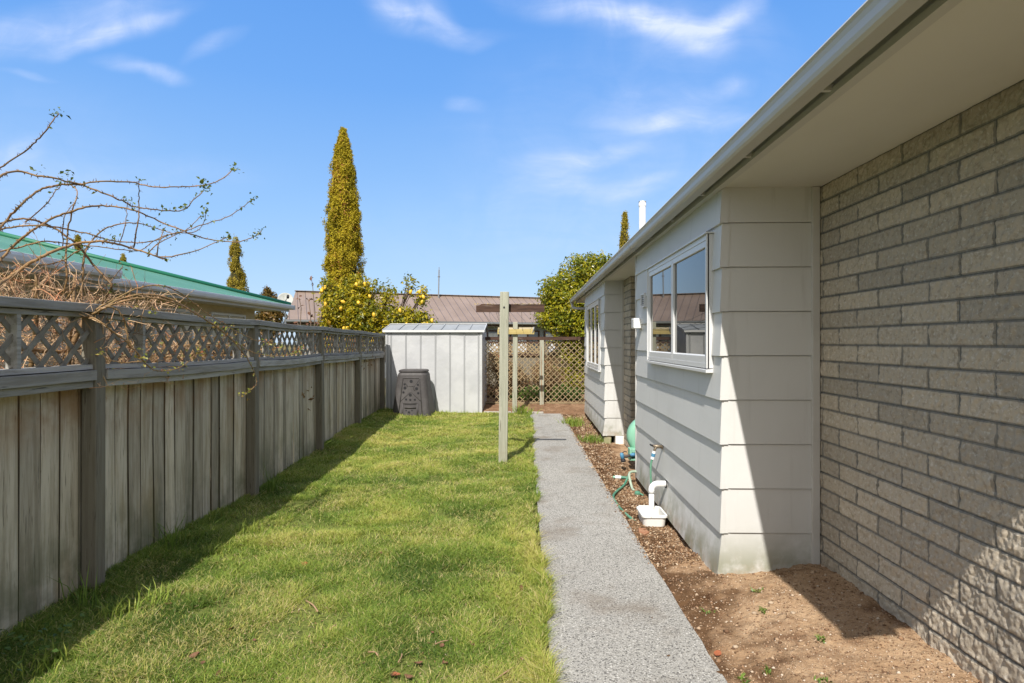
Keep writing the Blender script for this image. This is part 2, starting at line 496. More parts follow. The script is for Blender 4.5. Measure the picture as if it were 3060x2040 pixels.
M['blackplastic'] = material('faded black plastic', [(0.066, 0.060, 0.059), ((0.10, 0.092, 0.088), 4, (1, 1, .6), .42, .68, .7), ((0.05, 0.047, 0.047), 9, (1, 1, 1), .5, .7, .5)], rough=0.6, spec=0.3, bump=[(9, (1, 1, 1), .004)])
M['vent'] = material('dark plastic grille', [(0.022, 0.022, 0.025)], rough=0.6)
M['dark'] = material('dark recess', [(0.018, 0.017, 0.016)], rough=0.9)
M['greenplastic'] = material('faded green plastic', [(0.22, 0.47, 0.33), ((0.30, 0.54, 0.41), 3, (2, 2, .4), .42, .68, .7), ((.36, .5, .36), 7, (3, 3, .4), .58, .74, .5)], rough=0.5, spec=0.35)
M['hose'] = material('green hose', [(0.06, 0.20, 0.13), ((0.14, 0.28, 0.19), 5, (1, 1, 1), .4, .65, .8)], rough=0.5)
M['hose_pale'] = material('pale green hose', [(0.35, 0.42, 0.33), ((.26, .34, .25), 9, (1, 1, 1), .4, .65, .7)], rough=0.6)
M['bluefit'] = material('blue plastic fitting', [(0.07, 0.22, 0.36)], rough=0.4)
M['teal'] = material('teal plastic', [(0.02, 0.33, 0.33)], rough=0.4)
M['pvc'] = material('white plastic', [(0.74, 0.73, 0.69), ((0.60, 0.57, 0.5), 9, (1, 1, 1), .55, .75, .4), ((.16, .15, .13), 45, (1, 1, .5), .67, .73, .7)], rough=0.4, spec=0.4)
M['pvc_clean'] = material('clean white pipe', [(0.78, 0.775, 0.75)], rough=0.35, spec=0.45)
M['brass'] = material('weathered brass', [(0.27, 0.22, 0.16), ((.16, .13, .10), 30, (1, 1, 1), .4, .7, .8)], rough=0.45, metal=0.6)
M['greymetal'] = material('grey metal', [(0.30, 0.31, 0.32)], rough=0.4, metal=0.5)
M['wire'] = material('grey wire', [(0.10, 0.10, 0.105)], rough=0.5)
M['cream'] = material('cream brick', [(0.56, 0.48, 0.33), ((0.48, 0.39, 0.25), 5, (1, 1, 3), .45, .65, .7)], rough=0.9)
M['blind'] = material('pale blind', [(0.60, 0.55, 0.42), ((.52, .47, .36), 2, (1, 1, 5), .4, .7, .5)], rough=0.8)
M['bark'] = material('grey brown bark', [(0.14, 0.10, 0.07), ((0.07, 0.05, 0.035), 9, (1, 1, .3), .4, .65, .8)], rough=0.95, bump=[(14, (1, 1, .3), .02)])
M['cane'] = material('rose cane', [(0.27, 0.175, 0.085), ((0.16, 0.12, 0.05), 6, (1, 1, 1), .4, .65, .8), ((0.42, 0.25, 0.13), 11, (1, 1, 1), .55, .7, .6)], rough=0.6, spec=0.3, tint=('tint', (.42, .36, .34), (1.35, 1.25, 1.15)))
M['leaflitter'] = material('dry brown leaf', [(0.12, 0.052, 0.028), ((0.22, 0.12, 0.065), 12, (1, 1, 1), .4, .65, .7)], rough=0.7)
M['redleaf'] = material('red brown leaf', [(0.30, 0.085, 0.035), ((.36, .16, .08), 20, (1, 1, 1), .4, .7, .6)], rough=0.6)
M['brick_red'] = material('broken terracotta', [(0.30, 0.14, 0.075), ((.38, .22, .13), 30, (1, 1, 1), .4, .7, .7)], rough=0.95)
M['stone'] = material('mossy stone', [(0.38, 0.34, 0.22), ((.26, .27, .13), 9, (1, 1, 1), .4, .65, .8)], rough=0.95, bump=[(30, (1, 1, 1), .01)])


def glassmat(name, dark=(0.02, 0.022, 0.022), lo=0.16, hi=0.72):
    m = bpy.data.materials.new(name)
    m.use_nodes = True
    t = NT(m.node_tree)
    lw = t.n('ShaderNodeFresnel', {'IOR': 1.9}).outputs[0]
    f = t.ramp(lw, 0.08, 0.6, lo, hi)
    d = t.n('ShaderNodeBsdfDiffuse', {'Color': (*dark, 1)})
    g = t.n('ShaderNodeBsdfGlossy', {'Color': (.84, .83, .80, 1), 'Roughness': 0.015})
    t.n('ShaderNodeOutputMaterial', {'Surface': t.n('ShaderNodeMixShader', {0: f, 1: d.outputs[0], 2: g.outputs[0]}).outputs[0]})
    return m


M['glass'] = glassmat('window glass')
M['farglass'] = glassmat('distant window glass', (0.05, 0.06, 0.075), .1, .6)


def corrugated(name, c1, c2, pitch, axis, depth=0.02):
    m = bpy.data.materials.new(name)
    m.use_nodes = True
    t = NT(m.node_tree)
    vec = t.n('ShaderNodeTexCoord').outputs['Object']
    s = t.n('ShaderNodeSeparateXYZ', {0: vec}).outputs[axis]
    wv = t.math('SINE', t.math('MULTIPLY', s, 2 * math.pi / pitch))
    n = t.ramp(t.noise(vec, .9, 4, .6), .35, .7)
    c = t.mix(n, c1, c2)
    rib = t.ramp(wv, .5, .95)
    b = t.n('ShaderNodeBump', {'Height': t.math('MULTIPLY', rib, depth), 'Strength': 1.0, 'Distance': 1.0})
    p = t.n('ShaderNodeBsdfPrincipled', {'Base Color': c, 'Roughness': 0.45, 'Specular IOR Level': 0.4, 'Normal': b.outputs[0]})
    t.n('ShaderNodeOutputMaterial', {'Surface': p.outputs[0]})
    return m


M['greenroof'] = corrugated('green corrugated roof', (0.072, 0.205, 0.112), (0.10, 0.25, 0.145), .19, 1, .018)
M['brownroof'] = corrugated('brown ribbed roof', (0.215, 0.158, 0.122), (0.255, 0.19, 0.15), .38, 0, .03)
M['greenflash'] = material('dark green ridge flashing', [(0.02, 0.15, 0.085)], rough=0.45)

# ------------------------------------------------------------------ the setting
PATH_L = lambda y: 0.125 - 0.006 * y
PATH_R = lambda y: np.interp(y, [1.0, 2.7, 4.8, 11.2, 13.0], [.915, .905, .86, .77, .74])


def soil_h(x, y):
    x, y = np.asarray(x, float), np.asarray(y, float)
    near = np.clip((x - .88) / .9, 0, 1)
    mound = np.interp(near, [0, .35, .75, 1.0], [0, .075, .13, .165])
    k = np.interp(y, [3.7, 4.0, 4.7], [1, .85, 0])
    far = np.interp(y, [3.8, 4.6, 5.5, 8.5, 10, 13], [0, -.01, -.035, -.06, -.07, -.02])
    h = mound * k + far - .012
    h = h + (pnoise(x, y, 3.2) - .5) * .035 + (pnoise(x, y, 9, 1) - .5) * .022 + (pnoise(x, y, 28, 2) - .5) * .012 + (pnoise(x, y, 70, 3) - .5) * .006
    return h


def lawn_h(x, y):
    x, y = np.asarray(x, float), np.asarray(y, float)
    return (pnoise(x, y, 1.1, 4) - .5) * .05 + (pnoise(x, y, 3.5, 5) - .5) * .025 - .012 + np.clip((-2.2 - x) / .7, 0, 1) * np.clip((y - 3) / 9, 0, 1) * .10 - np.clip((x + .25) / .3, 0, 1) * .035


mb = MB()
mb.poly([(-400, -400, -.20), (400, -400, -.20), (400, 400, -.20), (-400, 400, -.20)])
tag(mb.build('ground', M['ground']), kind='structure')

xs, ys = np.linspace(-3.6, .18, 190), np.linspace(-1.5, 13.3, 560)
Xg, Yg = np.meshgrid(xs, ys)
Zg = lawn_h(Xg, Yg)
tag(bulk('lawn', np.stack([Xg, Yg, Zg], -1).reshape(-1, 3), grid_faces(560, 190), mat=M['lawn'], smooth=True), kind='structure')

xs, ys = np.concatenate([np.linspace(.68, 2.0, 170)]), np.concatenate([np.linspace(-1, 2, 60)[:-1], np.linspace(2, 5, 330)[:-1], np.linspace(5, 13.1, 420)])
Xg, Yg = np.meshgrid(xs, ys)
Zg = soil_h(Xg, Yg)
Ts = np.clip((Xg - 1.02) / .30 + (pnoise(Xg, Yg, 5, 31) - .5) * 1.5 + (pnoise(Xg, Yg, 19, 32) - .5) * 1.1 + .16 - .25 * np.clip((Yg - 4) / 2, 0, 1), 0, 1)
Fs = grid_faces(len(ys), len(xs))
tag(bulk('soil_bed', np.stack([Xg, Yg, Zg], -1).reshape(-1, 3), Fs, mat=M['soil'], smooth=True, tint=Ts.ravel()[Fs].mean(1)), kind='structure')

xs, ys = np.linspace(-1.4, 4.0, 160), np.linspace(13.02, 20.5, 230)
Xg, Yg = np.meshgrid(xs, ys)
Zg = np.interp(Yg, [13.0, 13.3, 14.3, 16, 20], [-.03, .02, .10, .12, .1]) + (pnoise(Xg, Yg, 3, 6) - .5) * .05 + (pnoise(Xg, Yg, 14, 7) - .5) * .03
tag(bulk('rear_soil', np.stack([Xg, Yg, Zg], -1).reshape(-1, 3), grid_faces(len(ys), len(xs)), mat=M['soil_dark'], smooth=True), kind='structure')

# neighbour's yard behind the paling fence
xs, ys = np.linspace(-26, -2.85, 60), np.linspace(-4, 26, 90)
Xg, Yg = np.meshgrid(xs, ys)
Zg = -.03 + (pnoise(Xg, Yg, .6, 8) - .5) * .06
tag(bulk('neighbour_ground', np.stack([Xg, Yg, Zg], -1).reshape(-1, 3), grid_faces(90, 60), mat=M['ground'], smooth=True), kind='structure')

# the path: a slab with a slightly worn edge
mb = MB()
yy_ = np.linspace(-1.5, 12.98, 120)
for i in range(len(yy_) - 1):
    a, b = yy_[i], yy_[i + 1]
    la, lb = PATH_L(a), PATH_L(b)
    ra, rb = PATH_R(a) + (pnoise(0, a, 7) - .5) * .014, PATH_R(b) + (pnoise(0, b, 7) - .5) * .014
    mb.poly([(la, a, .006), (ra - .006, a, .006), (rb - .006, b, .006), (lb, b, .006)])
    mb.poly([(ra - .006, a, .006), (ra + .004, a, -.10), (rb + .004, b, -.10), (rb - .006, b, .006)])
mb.poly([(PATH_L(12.98), 12.98, .006), (PATH_R(12.98), 12.98, .006), (PATH_R(12.98), 12.98, -.1), (PATH_L(12.98), 12.98, -.1)])
tag(mb.build('path', M['concrete']), kind='structure')

mb = MB()
mb.box(-.95, -.36, 13.02, 13.14, -.08, .035)
mb.box(-.34, .34, 13.03, 13.15, -.08, .03)
tag(mb.build('kerb_strip', M['kerb'], bevel=.006), kind='structure')

# ------------------------------------------------------------------ the house on the right
HOUSE_LOC = (1.85, 8.0, 0.0)
house = thing('house', HOUSE_LOC, 'pale grey single storey house of plank cladding and split face block beside the path', 'house')
SOF = 2.523
XB, XW = 1.245, 1.847        # cladding plane of the bays, block wall plane
LINE0 = 0.326


def cladding(y0, y1, zbot, name='cladding'):
    """lapped planks on a bay's long face and its near return"""
    mb = MB()
    edges = [zbot] + [LINE0 + .2815 * k for k in range(8) if LINE0 + .2815 * k > zbot + .05 and LINE0 + .2815 * k < SOF - .05] + [SOF]
    for i in range(len(edges) - 1):
        za, zb = edges[i], edges[i + 1]
        oa, ob = .025, .0085
        xa, xb = XB - oa, XB - ob
        ya, yb = y0 - oa, y0 - ob
        fy = y1 + .012
        flare = .022 if i == 0 else 0.0
        n = 14
        # long face in short lengths so that the lower edge can wander
        for k in range(n):
            s0, s1 = fy + (ya - fy) * k / n, fy + (ya - fy) * (k + 1) / n
            t0, t1 = fy + (yb - fy) * k / n, fy + (yb - fy) * (k + 1) / n
            d0, d1 = (pnoise(s0, i, 2.0, 3) - .5) * .004, (pnoise(s1, i, 2.0, 3) - .5) * .004
            if k == n - 1:
                d1 = 0
            mb.poly([(xa + d0 - flare * k / n, s0, za), (xa + d1 - flare * (k + 1) / n, s1, za), (xb, t1, zb), (xb, t0, zb)])
            mb.poly([(XB, s0, za), (XB, s1, za), (xa + d1 - flare * (k + 1) / n, s1, za), (xa + d0 - flare * k / n, s0, za)])
        ya, yb = y0 - .0190, y0 - .0085
        zk, za = za, za + (.0045 if i else 0)
        mb.poly([(xa - flare, ya, za), (XW + .12, ya, za), (XW + .12, yb, zb), (xb, yb, zb)])
        mb.poly([(xa - flare, ya, za), (XB, y0, za), (XW + .12, y0, za), (XW + .12, ya, za)])
        # thin corner soaker on the return
        mb.poly([(xa - flare - .001, ya - .0035, za - .003), (xa + .052, ya - .0035, za - .003), (xb + .052, yb - .003, zb - .003), (xb - .001, yb - .003, zb - .003)])
        mb.poly([(xa + .052, ya - .0035, za - .003), (xa + .052, ya + .002, za - .003), (xb + .052, yb + .002, zb - .003), (xb + .052, yb - .003, zb - .003)])
    mb.box(XB + .002, 5.0, y0 + .002, y1, zbot - .01, SOF + .03)
    o = mb.build(name, M['board'], house)
    return o


cladding(3.885, 6.87, .02)
cladding(9.70, 13.05, .045)
mb = MB()
mb.box(XW - .052, XW - .004, 3.885 - .034, 3.885 + .0, .10, SOF - .002)
mb.build('corner_trim', M['trim'], house, bevel=.004)
mb = MB()
mb.box(XB - .024, XB + .02, 6.872, 6.90, .0, SOF - .002)
mb.build('corner_trim', M['trim'], house, bevel=.003)
mb = MB()
mb.box(1.50, 1.545, 9.70 - .036, 9.70, .05, SOF - .002)
mb.build('corner_trim', M['trim'], house, bevel=.004)

# block wall: every course modelled in relief
def block_sheet(name, u0, u1, z0, z1, du, place, joint0, flipn=False, rg=np.random.default_rng(11)):
    nu, nz = int((u1 - u0) / du), int((z1 - z0) / du)
    U, Z = np.meshgrid(np.linspace(u0, u1, nu), np.linspace(z0, z1, nz))
    row = np.floor((SOF - Z) / .1).astype(int)
    vz = (SOF - Z) / .1 - row
    off = joint0 + np.where(row % 2 == 0, 0.0, .2) + (rg.random(80)[np.clip(row, 0, 79)] - .5) * .012
    bu = (U - off) / .4
    bi = np.floor(bu).astype(int)
    fu = (bu - bi) * .4
    wob = (pnoise(U, Z, 30, 9) - .5) * .005
    dj = np.minimum(np.minimum(fu, .4 - fu) + wob, np.minimum(vz, 1 - vz) * .1 + wob * .3)
    inside = np.clip((dj - .0030) / .0042, 0, 1)
    inside = inside * inside * (3 - 2 * inside)
    L, H = u1 - u0, z1 - z0
    n = vnoise(nz, nu, H / .070, L / .050, rg) * .65 + vnoise(nz, nu, H / .036, L / .022, rg) * 1.0 + vnoise(nz, nu, H / .017, L / .012, rg) * .85 + vnoise(nz, nu, max(H / .009, 1), max(L / .008, 1), rg) * .55
    blk = _G[row % 512, bi % 512]
    h = inside * (.005 + n * .0085 + (blk - .5) * .002)
    V = place(U, Z, h)
    F = grid_faces(nz, nu, flipn)
    j = inside.ravel()[F].mean(1)
    colr = j ** 1.4 * (.62 + .38 * blk.ravel()[F[:, 0]])
    return bulk(name, V.reshape(-1, 3), F, mat=M['block'], parent=house, tint=colr, smooth=True)


block_sheet('block_wall', 2.0, 3.89, .0, SOF, .0058, lambda U, Z, h: np.stack([XW + .006 - h, U, Z], -1), 3.834, True)
block_sheet('block_wall', .9, 2.0, .0, SOF, .02, lambda U, Z, h: np.stack([XW + .006 - h, U, Z], -1), 3.834, True)
block_sheet('block_wall', 6.87, 9.06, -.1, SOF, .025, lambda U, Z, h: np.stack([XW + .006 - h, U, Z], -1), 3.834, True)
block_sheet('block_pier', 9.03, 9.72, -.1, SOF, .010, lambda U, Z, h: np.stack([1.535 - h, U, Z], -1), 9.13, True)
block_sheet('block_pier', 1.53, 1.86, -.1, SOF, .010, lambda U, Z, h: np.stack([U, 9.03 - h, Z], -1), 1.63)
for bx in ((XW + .012, 6.0, .9, 3.88, -.05, SOF + .03), (XW + .012, 6.0, 6.88, 9.69, -.1, SOF + .03), (1.545, XW + .01, 9.045, 9.69, -.1, SOF + .02), (XW + .2, 6.0, 13.06, 15.0, -.1, SOF + .03)):
    mb = MB()
    mb.box(*bx)
    mb.build('inner_wall', M['soffit'], house)

# foundation blocks seen under the far bay
mb = MB()
mb.box(1.40, 1.60, 9.66, 9.90, -.16, .042)
mb.build('foundation_block', M['pvc'], house, bevel=.01)
mb = MB()
mb.box(1.22, 1.34, 9.70, 9.86, -.16, .042)
mb.build('foundation_block', M['stone'], house, bevel=.02)
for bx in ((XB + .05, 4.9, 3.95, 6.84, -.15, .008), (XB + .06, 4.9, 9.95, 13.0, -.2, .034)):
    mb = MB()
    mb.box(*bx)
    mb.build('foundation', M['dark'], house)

# eaves
EY0, EY1 = .92, 15.2
mb = MB()
mb.box(1.219, 2.4, EY0, EY1, SOF, SOF + .008)
mb.build('soffit', M['soffit'], house)
mb = MB()
mb.prism([(1.195, SOF - .010), (1.238, SOF - .010), (1.238, 2.68), (1.215, 2.68), (1.215, SOF + .03), (1.207, SOF + .022), (1.195, SOF + .018)], EY0, EY1)
mb.build('fascia', M['trim'], house)
prof_o = [(1.050, 2.600), (1.047, 2.592), (1.055, 2.583), (1.061, 2.566), (1.062, 2.540), (1.068, 2.524), (1.082, 2.515), (1.150, 2.522), (1.158, 2.535), (1.160, 2.61)]
prof_i = [(1.157, 2.61), (1.154, 2.538), (1.146, 2.526), (1.084, 2.519), (1.072, 2.527), (1.066, 2.542), (1.066, 2.567), (1.062, 2.586), (1.064, 2.598), (1.058, 2.604)]
mb = MB()
mb.prism(prof_o + prof_i, EY0 - .02, EY1 + .03)
mb.prism(prof_o, EY1 + .03, EY1 + .034)
mb.prism(prof_o, EY0 - .024, EY0 - .02)
gut = mb.build('gutter', M['gutter'], house)
for ja, jb in ((6.36, 6.40), (11.8, 11.83)):
    mb = MB()
    mb.prism([(x + (-.002 if x < 1.1 else .002), z + (-.0025 if z < 2.56 else .002)) for x, z in prof_o], ja, jb)
    mb.build('joiner', M['gutter'], gut)
for y in np.arange(1.55, 15, .85):
    mb = MB()
    mb.box(1.158, 1.216, y, y + .022, 2.53, 2.553)
    mb.build('bracket', M['gutter'], gut)
mb = MB()
mb.box(1.70, 2.1, 7.32, 7.40, SOF - .014, SOF - .001)
mb.build('soffit_batten', M['brownwood'], house)
# roof
mb = MB()
sl = math.tan(R(17))
A, B = 1.12, 6.2
za, zb = 2.635, 2.635 + (B - A) * sl
mb.hexa([(A, EY0, za), (A, EY1, za), (B, EY1, zb), (B, EY0, zb), (A, EY0, za + .02), (A, EY1, za + .02), (B, EY1, zb + .02), (B, EY0, zb + .02)])
mb.hexa([(B, EY0, zb), (B, EY1, zb), (B + 5, EY1, za), (B + 5, EY0, za), (B, EY0, zb + .02), (B, EY1, zb + .02), (B + 5, EY1, za + .02), (B + 5, EY0, za + .02)])
mb.build('roof', M['roofmetal'], house)
for ey in (EY0 + .01, EY1 - .01):
    mb = MB()
    mb.poly([(1.24, ey, SOF), (6.2, ey, SOF), (6.2, ey, zb), (1.24, ey, 2.66)])
    mb.build('gable_end', M['trim'], house)
mb = MB()
mb.box(1.05, 1.30, EY0 - .045, EY0 - .026, 2.514, 2.70)
mb.build('gutter_stop', M['trim'], house)
mb = MB()
fx, fy = 1.70, 9.0
mb.tube([(fx, fy, 2.7), (fx, fy, 3.56)], .050, 20)
mb.tube([(fx, fy, 3.555), (fx, fy, 3.575), (fx, fy, 3.60), (fx, fy, 3.632)], [.055, .056, .054, .044], 20)
fl = mb.build('flue', M['pvc_clean'], house, smooth=False)
for k in range(10):
    mb = MB()
    a = 2 * math.pi * k / 10
    mb.box(fx + .049 * math.cos(a) - .005, fx + .049 * math.cos(a) + .005, fy + .049 * math.sin(a) - .005, fy + .049 * math.sin(a) + .005, 3.607, 3.628)
    mb.build('slot', M['vent'], fl)
mb = MB()
mb.tube([(1.11, 15.05, 2.525), (1.11, 15.05, 2.44), (1.13, 15.04, 2.40), (1.20, 14.95, 2.375), (2.05, 14.5, 2.34)], .036, 12)
mb.build('downpipe', M['gutter'], house, smooth=True)


def window(y0, y1, z0, z1, n):
    """an aluminium window standing proud of the planks"""
    x0 = XB - .050
    mb = MB()
    fw = .034
    for (a, b, c, d) in ((y0, y0 + fw, z0 + .0, z1), (y1 - fw, y1, z0, z1)):
        mb.box(x0, XB, a, b, c, d)
        mb.box(x0 - .008, x0 + .012, a + (.0 if a == y0 else fw - .014), a + (.014 if a == y0 else fw), c, d)
    mb.box(x0, XB, y0 + fw, y1 - fw, z1 - .035, z1)
    mb.box(x0, XB, y0 + fw, y1 - fw, z0, z0 + .035)
    w = mb.build('window', M['alu'], house, bevel=.002)
    mb = MB()
    mb.box(x0 - .018, XB, y0 - .012, y1 + .012, z1 + .002, z1 + .010)
    mb.build('head_flashing', M['alu'], w)
    mb = MB()
    mb.prism([(x0 - .012, z0 - .030), (XB, z0 - .030), (XB, z0 - .002), (x0 - .012, z0 - .008)], y0 - .004, y1 + .004)
    mb.build('sill', M['alu'], w, bevel=.002)
    L = (y1 - y0 - 2 * fw) / n
    for i in range(n):
        a, b = y0 + fw + i * L + .003, y0 + fw + (i + 1) * L - .003
        s = .032
        xs0, xs1 = x0 + .004, x0 + .042
        mb = MB()
        za, zb = z0 + .036, z1 - .036
        mb.box(xs0, xs1, a, a + s, za, zb)
        mb.box(xs0, xs1, b - s, b, za, zb)
        mb.box(xs0, xs1, a + s, b - s, zb - .042, zb)
        mb.prism([(xs0, za), (xs1, za), (xs1, za + .06), (xs0 + .010, za + .052), (xs0, za + .045)], a + s, b - s)
        mb.build('sash', M['alu'], w, bevel=.002)
        mb = MB()
        mb.poly([(xs0 + .016, b - s + .004, za + .04), (xs0 + .016, a + s - .004, za + .04), (xs0 + .016, a + s - .004, zb - .04), (xs0 + .016, b - s + .004, zb - .04)])
        mb.build('pane', M['glass'], w)
    return w


window(4.045, 6.05, 1.365, 2.262, 2)
window(10.2, 12.25, 1.07, 2.262, 3)
# wall vent and outlet box
mb = MB()
mb.box(XB - .045, XB, 6.27, 6.46, 1.905, 1.92)
mb.box(XB - .045, XB, 6.27, 6.46, 2.035, 2.05)
mb.box(XB - .045, XB, 6.27, 6.285, 1.92, 2.035)
mb.box(XB - .045, XB, 6.445, 6.46, 1.92, 2.035)
for k in range(5):
    z = 1.928 + k * .022
    mb.hexa([(XB - .04, 6.285, z), (XB - .02, 6.285, z + .012), (XB - .02, 6.445, z + .012), (XB - .04, 6.445, z), (XB - .04, 6.285, z + .006), (XB - .02, 6.285, z + .018), (XB - .02, 6.445, z + .018), (XB - .04, 6.445, z + .006)])
vt = mb.build('wall_vent', M['alu'], house)
mb = MB()
mb.box(XB - .024, XB - .0225, 6.285, 6.445, 1.92, 2.035)
mb.build('vent_recess', M['vent'], vt)
mb = MB()
mb.box(XB - .10, XB, 6.55, 6.70, 1.69, 1.80)
ob = mb.build('outlet_box', M['pvc_clean'], house, bevel=.006)
mb = MB()
for k in range(5):
    mb.box(XB - .104, XB - .10, 6.565, 6.685, 1.705 + k * .018, 1.712 + k * .018)
mb.build('louvre', M['alu'], ob)

# ------------------------------------------------------------------ timber fence on the left
POSTS = [(-2.60, -0.85), (-2.63, 1.40), (-2.66, 3.69), (-2.70, 5.96), (-2.84, 8.30), (-2.96, 10.62), (-3.09, 12.95)]
TOPZ = [1.79, 1.80, 1.775, 1.762, 1.757, 1.742, 1.725]
GZ = [0, 0, 0, 0, .03, .06, .08]
fence = thing('timber_fence', (-2.7, 5.0, 0), 'weathered grey paling fence with lattice top along the left of the lawn', 'fence')
frg = np.random.default_rng(21)
for i, ((px, py), tz) in enumerate(zip(POSTS, TOPZ)):
    mb = MB()
    lean = (frg.random() - .5) * .012
    mb.hexa([(px - .09, py - .045, -.1), (px, py - .045, -.1), (px, py + .045, -.1), (px - .09, py + .045, -.1),
             (px - .09 + lean, py - .045, tz - .06), (px + lean, py - .045, tz - .06), (px + lean, py + .045, tz - .06), (px - .09 + lean, py + .045, tz - .06)])
    mb.build('post', M['fencepost'], fence, bevel=.005)


def clip_strip(p, q, y0, y1, z0, z1):
    """clip the line p-q in the (y, z) plane to a window"""
    d = (q[0] - p[0], q[1] - p[1])
    t0, t1 = 0.0, 1.0
    for k, lo, hi in ((0, y0, y1), (1, z0, z1)):
        if abs(d[k]) < 1e-9:
            continue
        a, b = (lo - p[k]) / d[k], (hi - p[k]) / d[k]
        t0, t1 = max(t0, min(a, b)), min(t1, max(a, b))
    if t1 - t0 < 1e-3:
        return None
    return (p[0] + d[0] * t0, p[1] + d[1] * t0), (p[0] + d[0] * t1, p[1] + d[1] * t1)


for i in range(len(POSTS) - 1):
    (xa, ya), (xb, yb) = POSTS[i], POSTS[i + 1]
    za, zb = TOPZ[i], TOPZ[i + 1]
    ga, gb = GZ[i], GZ[i + 1]
    sag = .014 if i in (1, 2, 3) else .008
    fx_ = lambda y: xa + (xb - xa) * (y - ya) / (yb - ya)
    tz_ = lambda y: za + (zb - za) * (y - ya) / (yb - ya) - sag * math.sin(math.pi * (y - ya) / (yb - ya))
    gz_ = lambda y: ga + (gb - ga) * (y - ya) / (yb - ya)
    y0, y1 = ya + .047, yb - .047
    n = 10

    def sweep(mb, ys, x_in, x_out, lo, hi, wob=.003):
        """a long bar following the sag of the bay, lo and hi measured down from the cap"""
        pts = []
        for k, y in enumerate(ys):
            dx, dz = (frg.random() - .5) * wob, (frg.random() - .5) * wob
            pts.append([(fx_(y) + x_in + dx, y, tz_(y) - hi + dz), (fx_(y) + x_out + dx, y, tz_(y) - hi + dz), (fx_(y) + x_out + dx, y, tz_(y) - lo + dz), (fx_(y) + x_in + dx, y, tz_(y) - lo + dz)])
        mb.rings(pts)

    ys = np.linspace(ya + .001, yb - .001, n)
    mb = MB()
    mb.cur = frg.random()
    sweep(mb, ys, -.125, .022, .0, .052)
    mb.build('cap_rail', M['fencerail'], fence, bevel=.004)
    ys = np.linspace(y0, y1, n)
    for lo, hi, xi, xo in ((.056, .084, -.085, -.008), (.372, .402, -.105, -.012), (.406, .468, -.105, .012), (.470, .512, -.108, -.010)):
        mb = MB()
        mb.cur = frg.random()
        sweep(mb, ys, xi, xo, lo, hi)
        mb.build('rail', M['fencerail'], fence, bevel=.003)
    # lattice, two layers of diagonal strips and the stiles of its frames
    mb = MB()
    step, wd = .172, .028
    zc = (za + zb) / 2
    z0, z1 = zc - .380 - sag, zc - .076
    for s, xoff in ((1, -.040), (-1, -.052)):
        o = (frg.random()) * step
        y = y0 - 1.0 + o
        while y < y1 + 1.0:
            c = clip_strip((y, z0 - .1), (y + s * (z1 - z0 + .2), z1 + .1), y0 + .01, y1 - .01, z0, z1)
            if c:
                mb.cur = frg.random()
                mb.beam((fx_(c[0][0]) + xoff, c[0][0], c[0][1]), (fx_(c[1][0]) + xoff, c[1][0], c[1][1]), .010, wd, up=(0, -s * (c[1][1] - c[0][1]), s * (c[1][0] - c[0][0])) if False else Vector((0, c[0][1] - c[1][1], c[1][0] - c[0][0])))
            y += step * (1 + (frg.random() - .5) * .05)
    mb.build('lattice_panel', M['lattice'], fence)
    sts = {1: (.35, .75), 2: (.19, .86), 3: (.13, .84), 4: (.35, .52), 5: (.30, .70)}.get(i, (.5,))
    for f in sts:
        y = y0 + (y1 - y0) * f
        mb = MB()
        mb.box(fx_(y) - .075, fx_(y) - .012, y - .014, y + .014, tz_(y) - .372, tz_(y) - .084)
        mb.build('stile', M['fencerail'], fence, bevel=.002)
    # palings
    mb = MB()
    y = y0 - .05
    side = 0
    while y < y1:
        wdt = .138 + (frg.random() - .5) * .022
        e = min(y + wdt, y1 + .06)
        if e - y < .03:
            break
        g = .010 + frg.random() ** 3 * .016
        mb.cur = frg.random()
        x = -.098 + (frg.random() - .5) * .016
        ln = (frg.random() - .5) * .018 + (.05 if (i == 3 and .55 < (y - y0) / (y1 - y0) < .6) else 0)
        tw = (frg.random() - .5) * .010
        zb_ = gz_(y) - .06 + frg.random() * .03
        a, b = y + g * .5, e - g * .5
        top = tz_((a + b) / 2) - .49
        X = fx_((a + b) / 2) + x
        cup = (frg.random() - .5) * .006
        mid = (a + b) / 2
        nseg = 6
        rings = []
        for k in range(nseg + 1):
            t = k / nseg
            z = zb_ + (top - zb_) * t
            sh = ln * (1 - t) + (pnoise(z, y, 1.6, 3) - .5) * .006
            bw = (pnoise(z, y, 1.3, 5) - .5) * .012
            rings.append([(X - .019 + bw, a + sh, z), (X - .019 + bw, b + sh, z), (X + tw * (1 - t) + bw, b + sh, z), (X + cup + bw, mid + sh, z), (X - tw * (1 - t) + bw, a + sh, z)][::-1])
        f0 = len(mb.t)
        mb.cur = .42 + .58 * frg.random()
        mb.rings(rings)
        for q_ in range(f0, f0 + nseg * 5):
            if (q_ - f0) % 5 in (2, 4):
                mb.t[q_] = .04  # side faces darkened: weathered edges plus the gap shade put into the colour
        y = e
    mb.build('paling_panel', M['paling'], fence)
    # back rails carry the palings
    mb = MB()
    mb.box(min(xa, xb) - .17, min(xa, xb) - .125, y0, y1, .25, .33)
    mb.build('rail', M['fencerail'], fence)

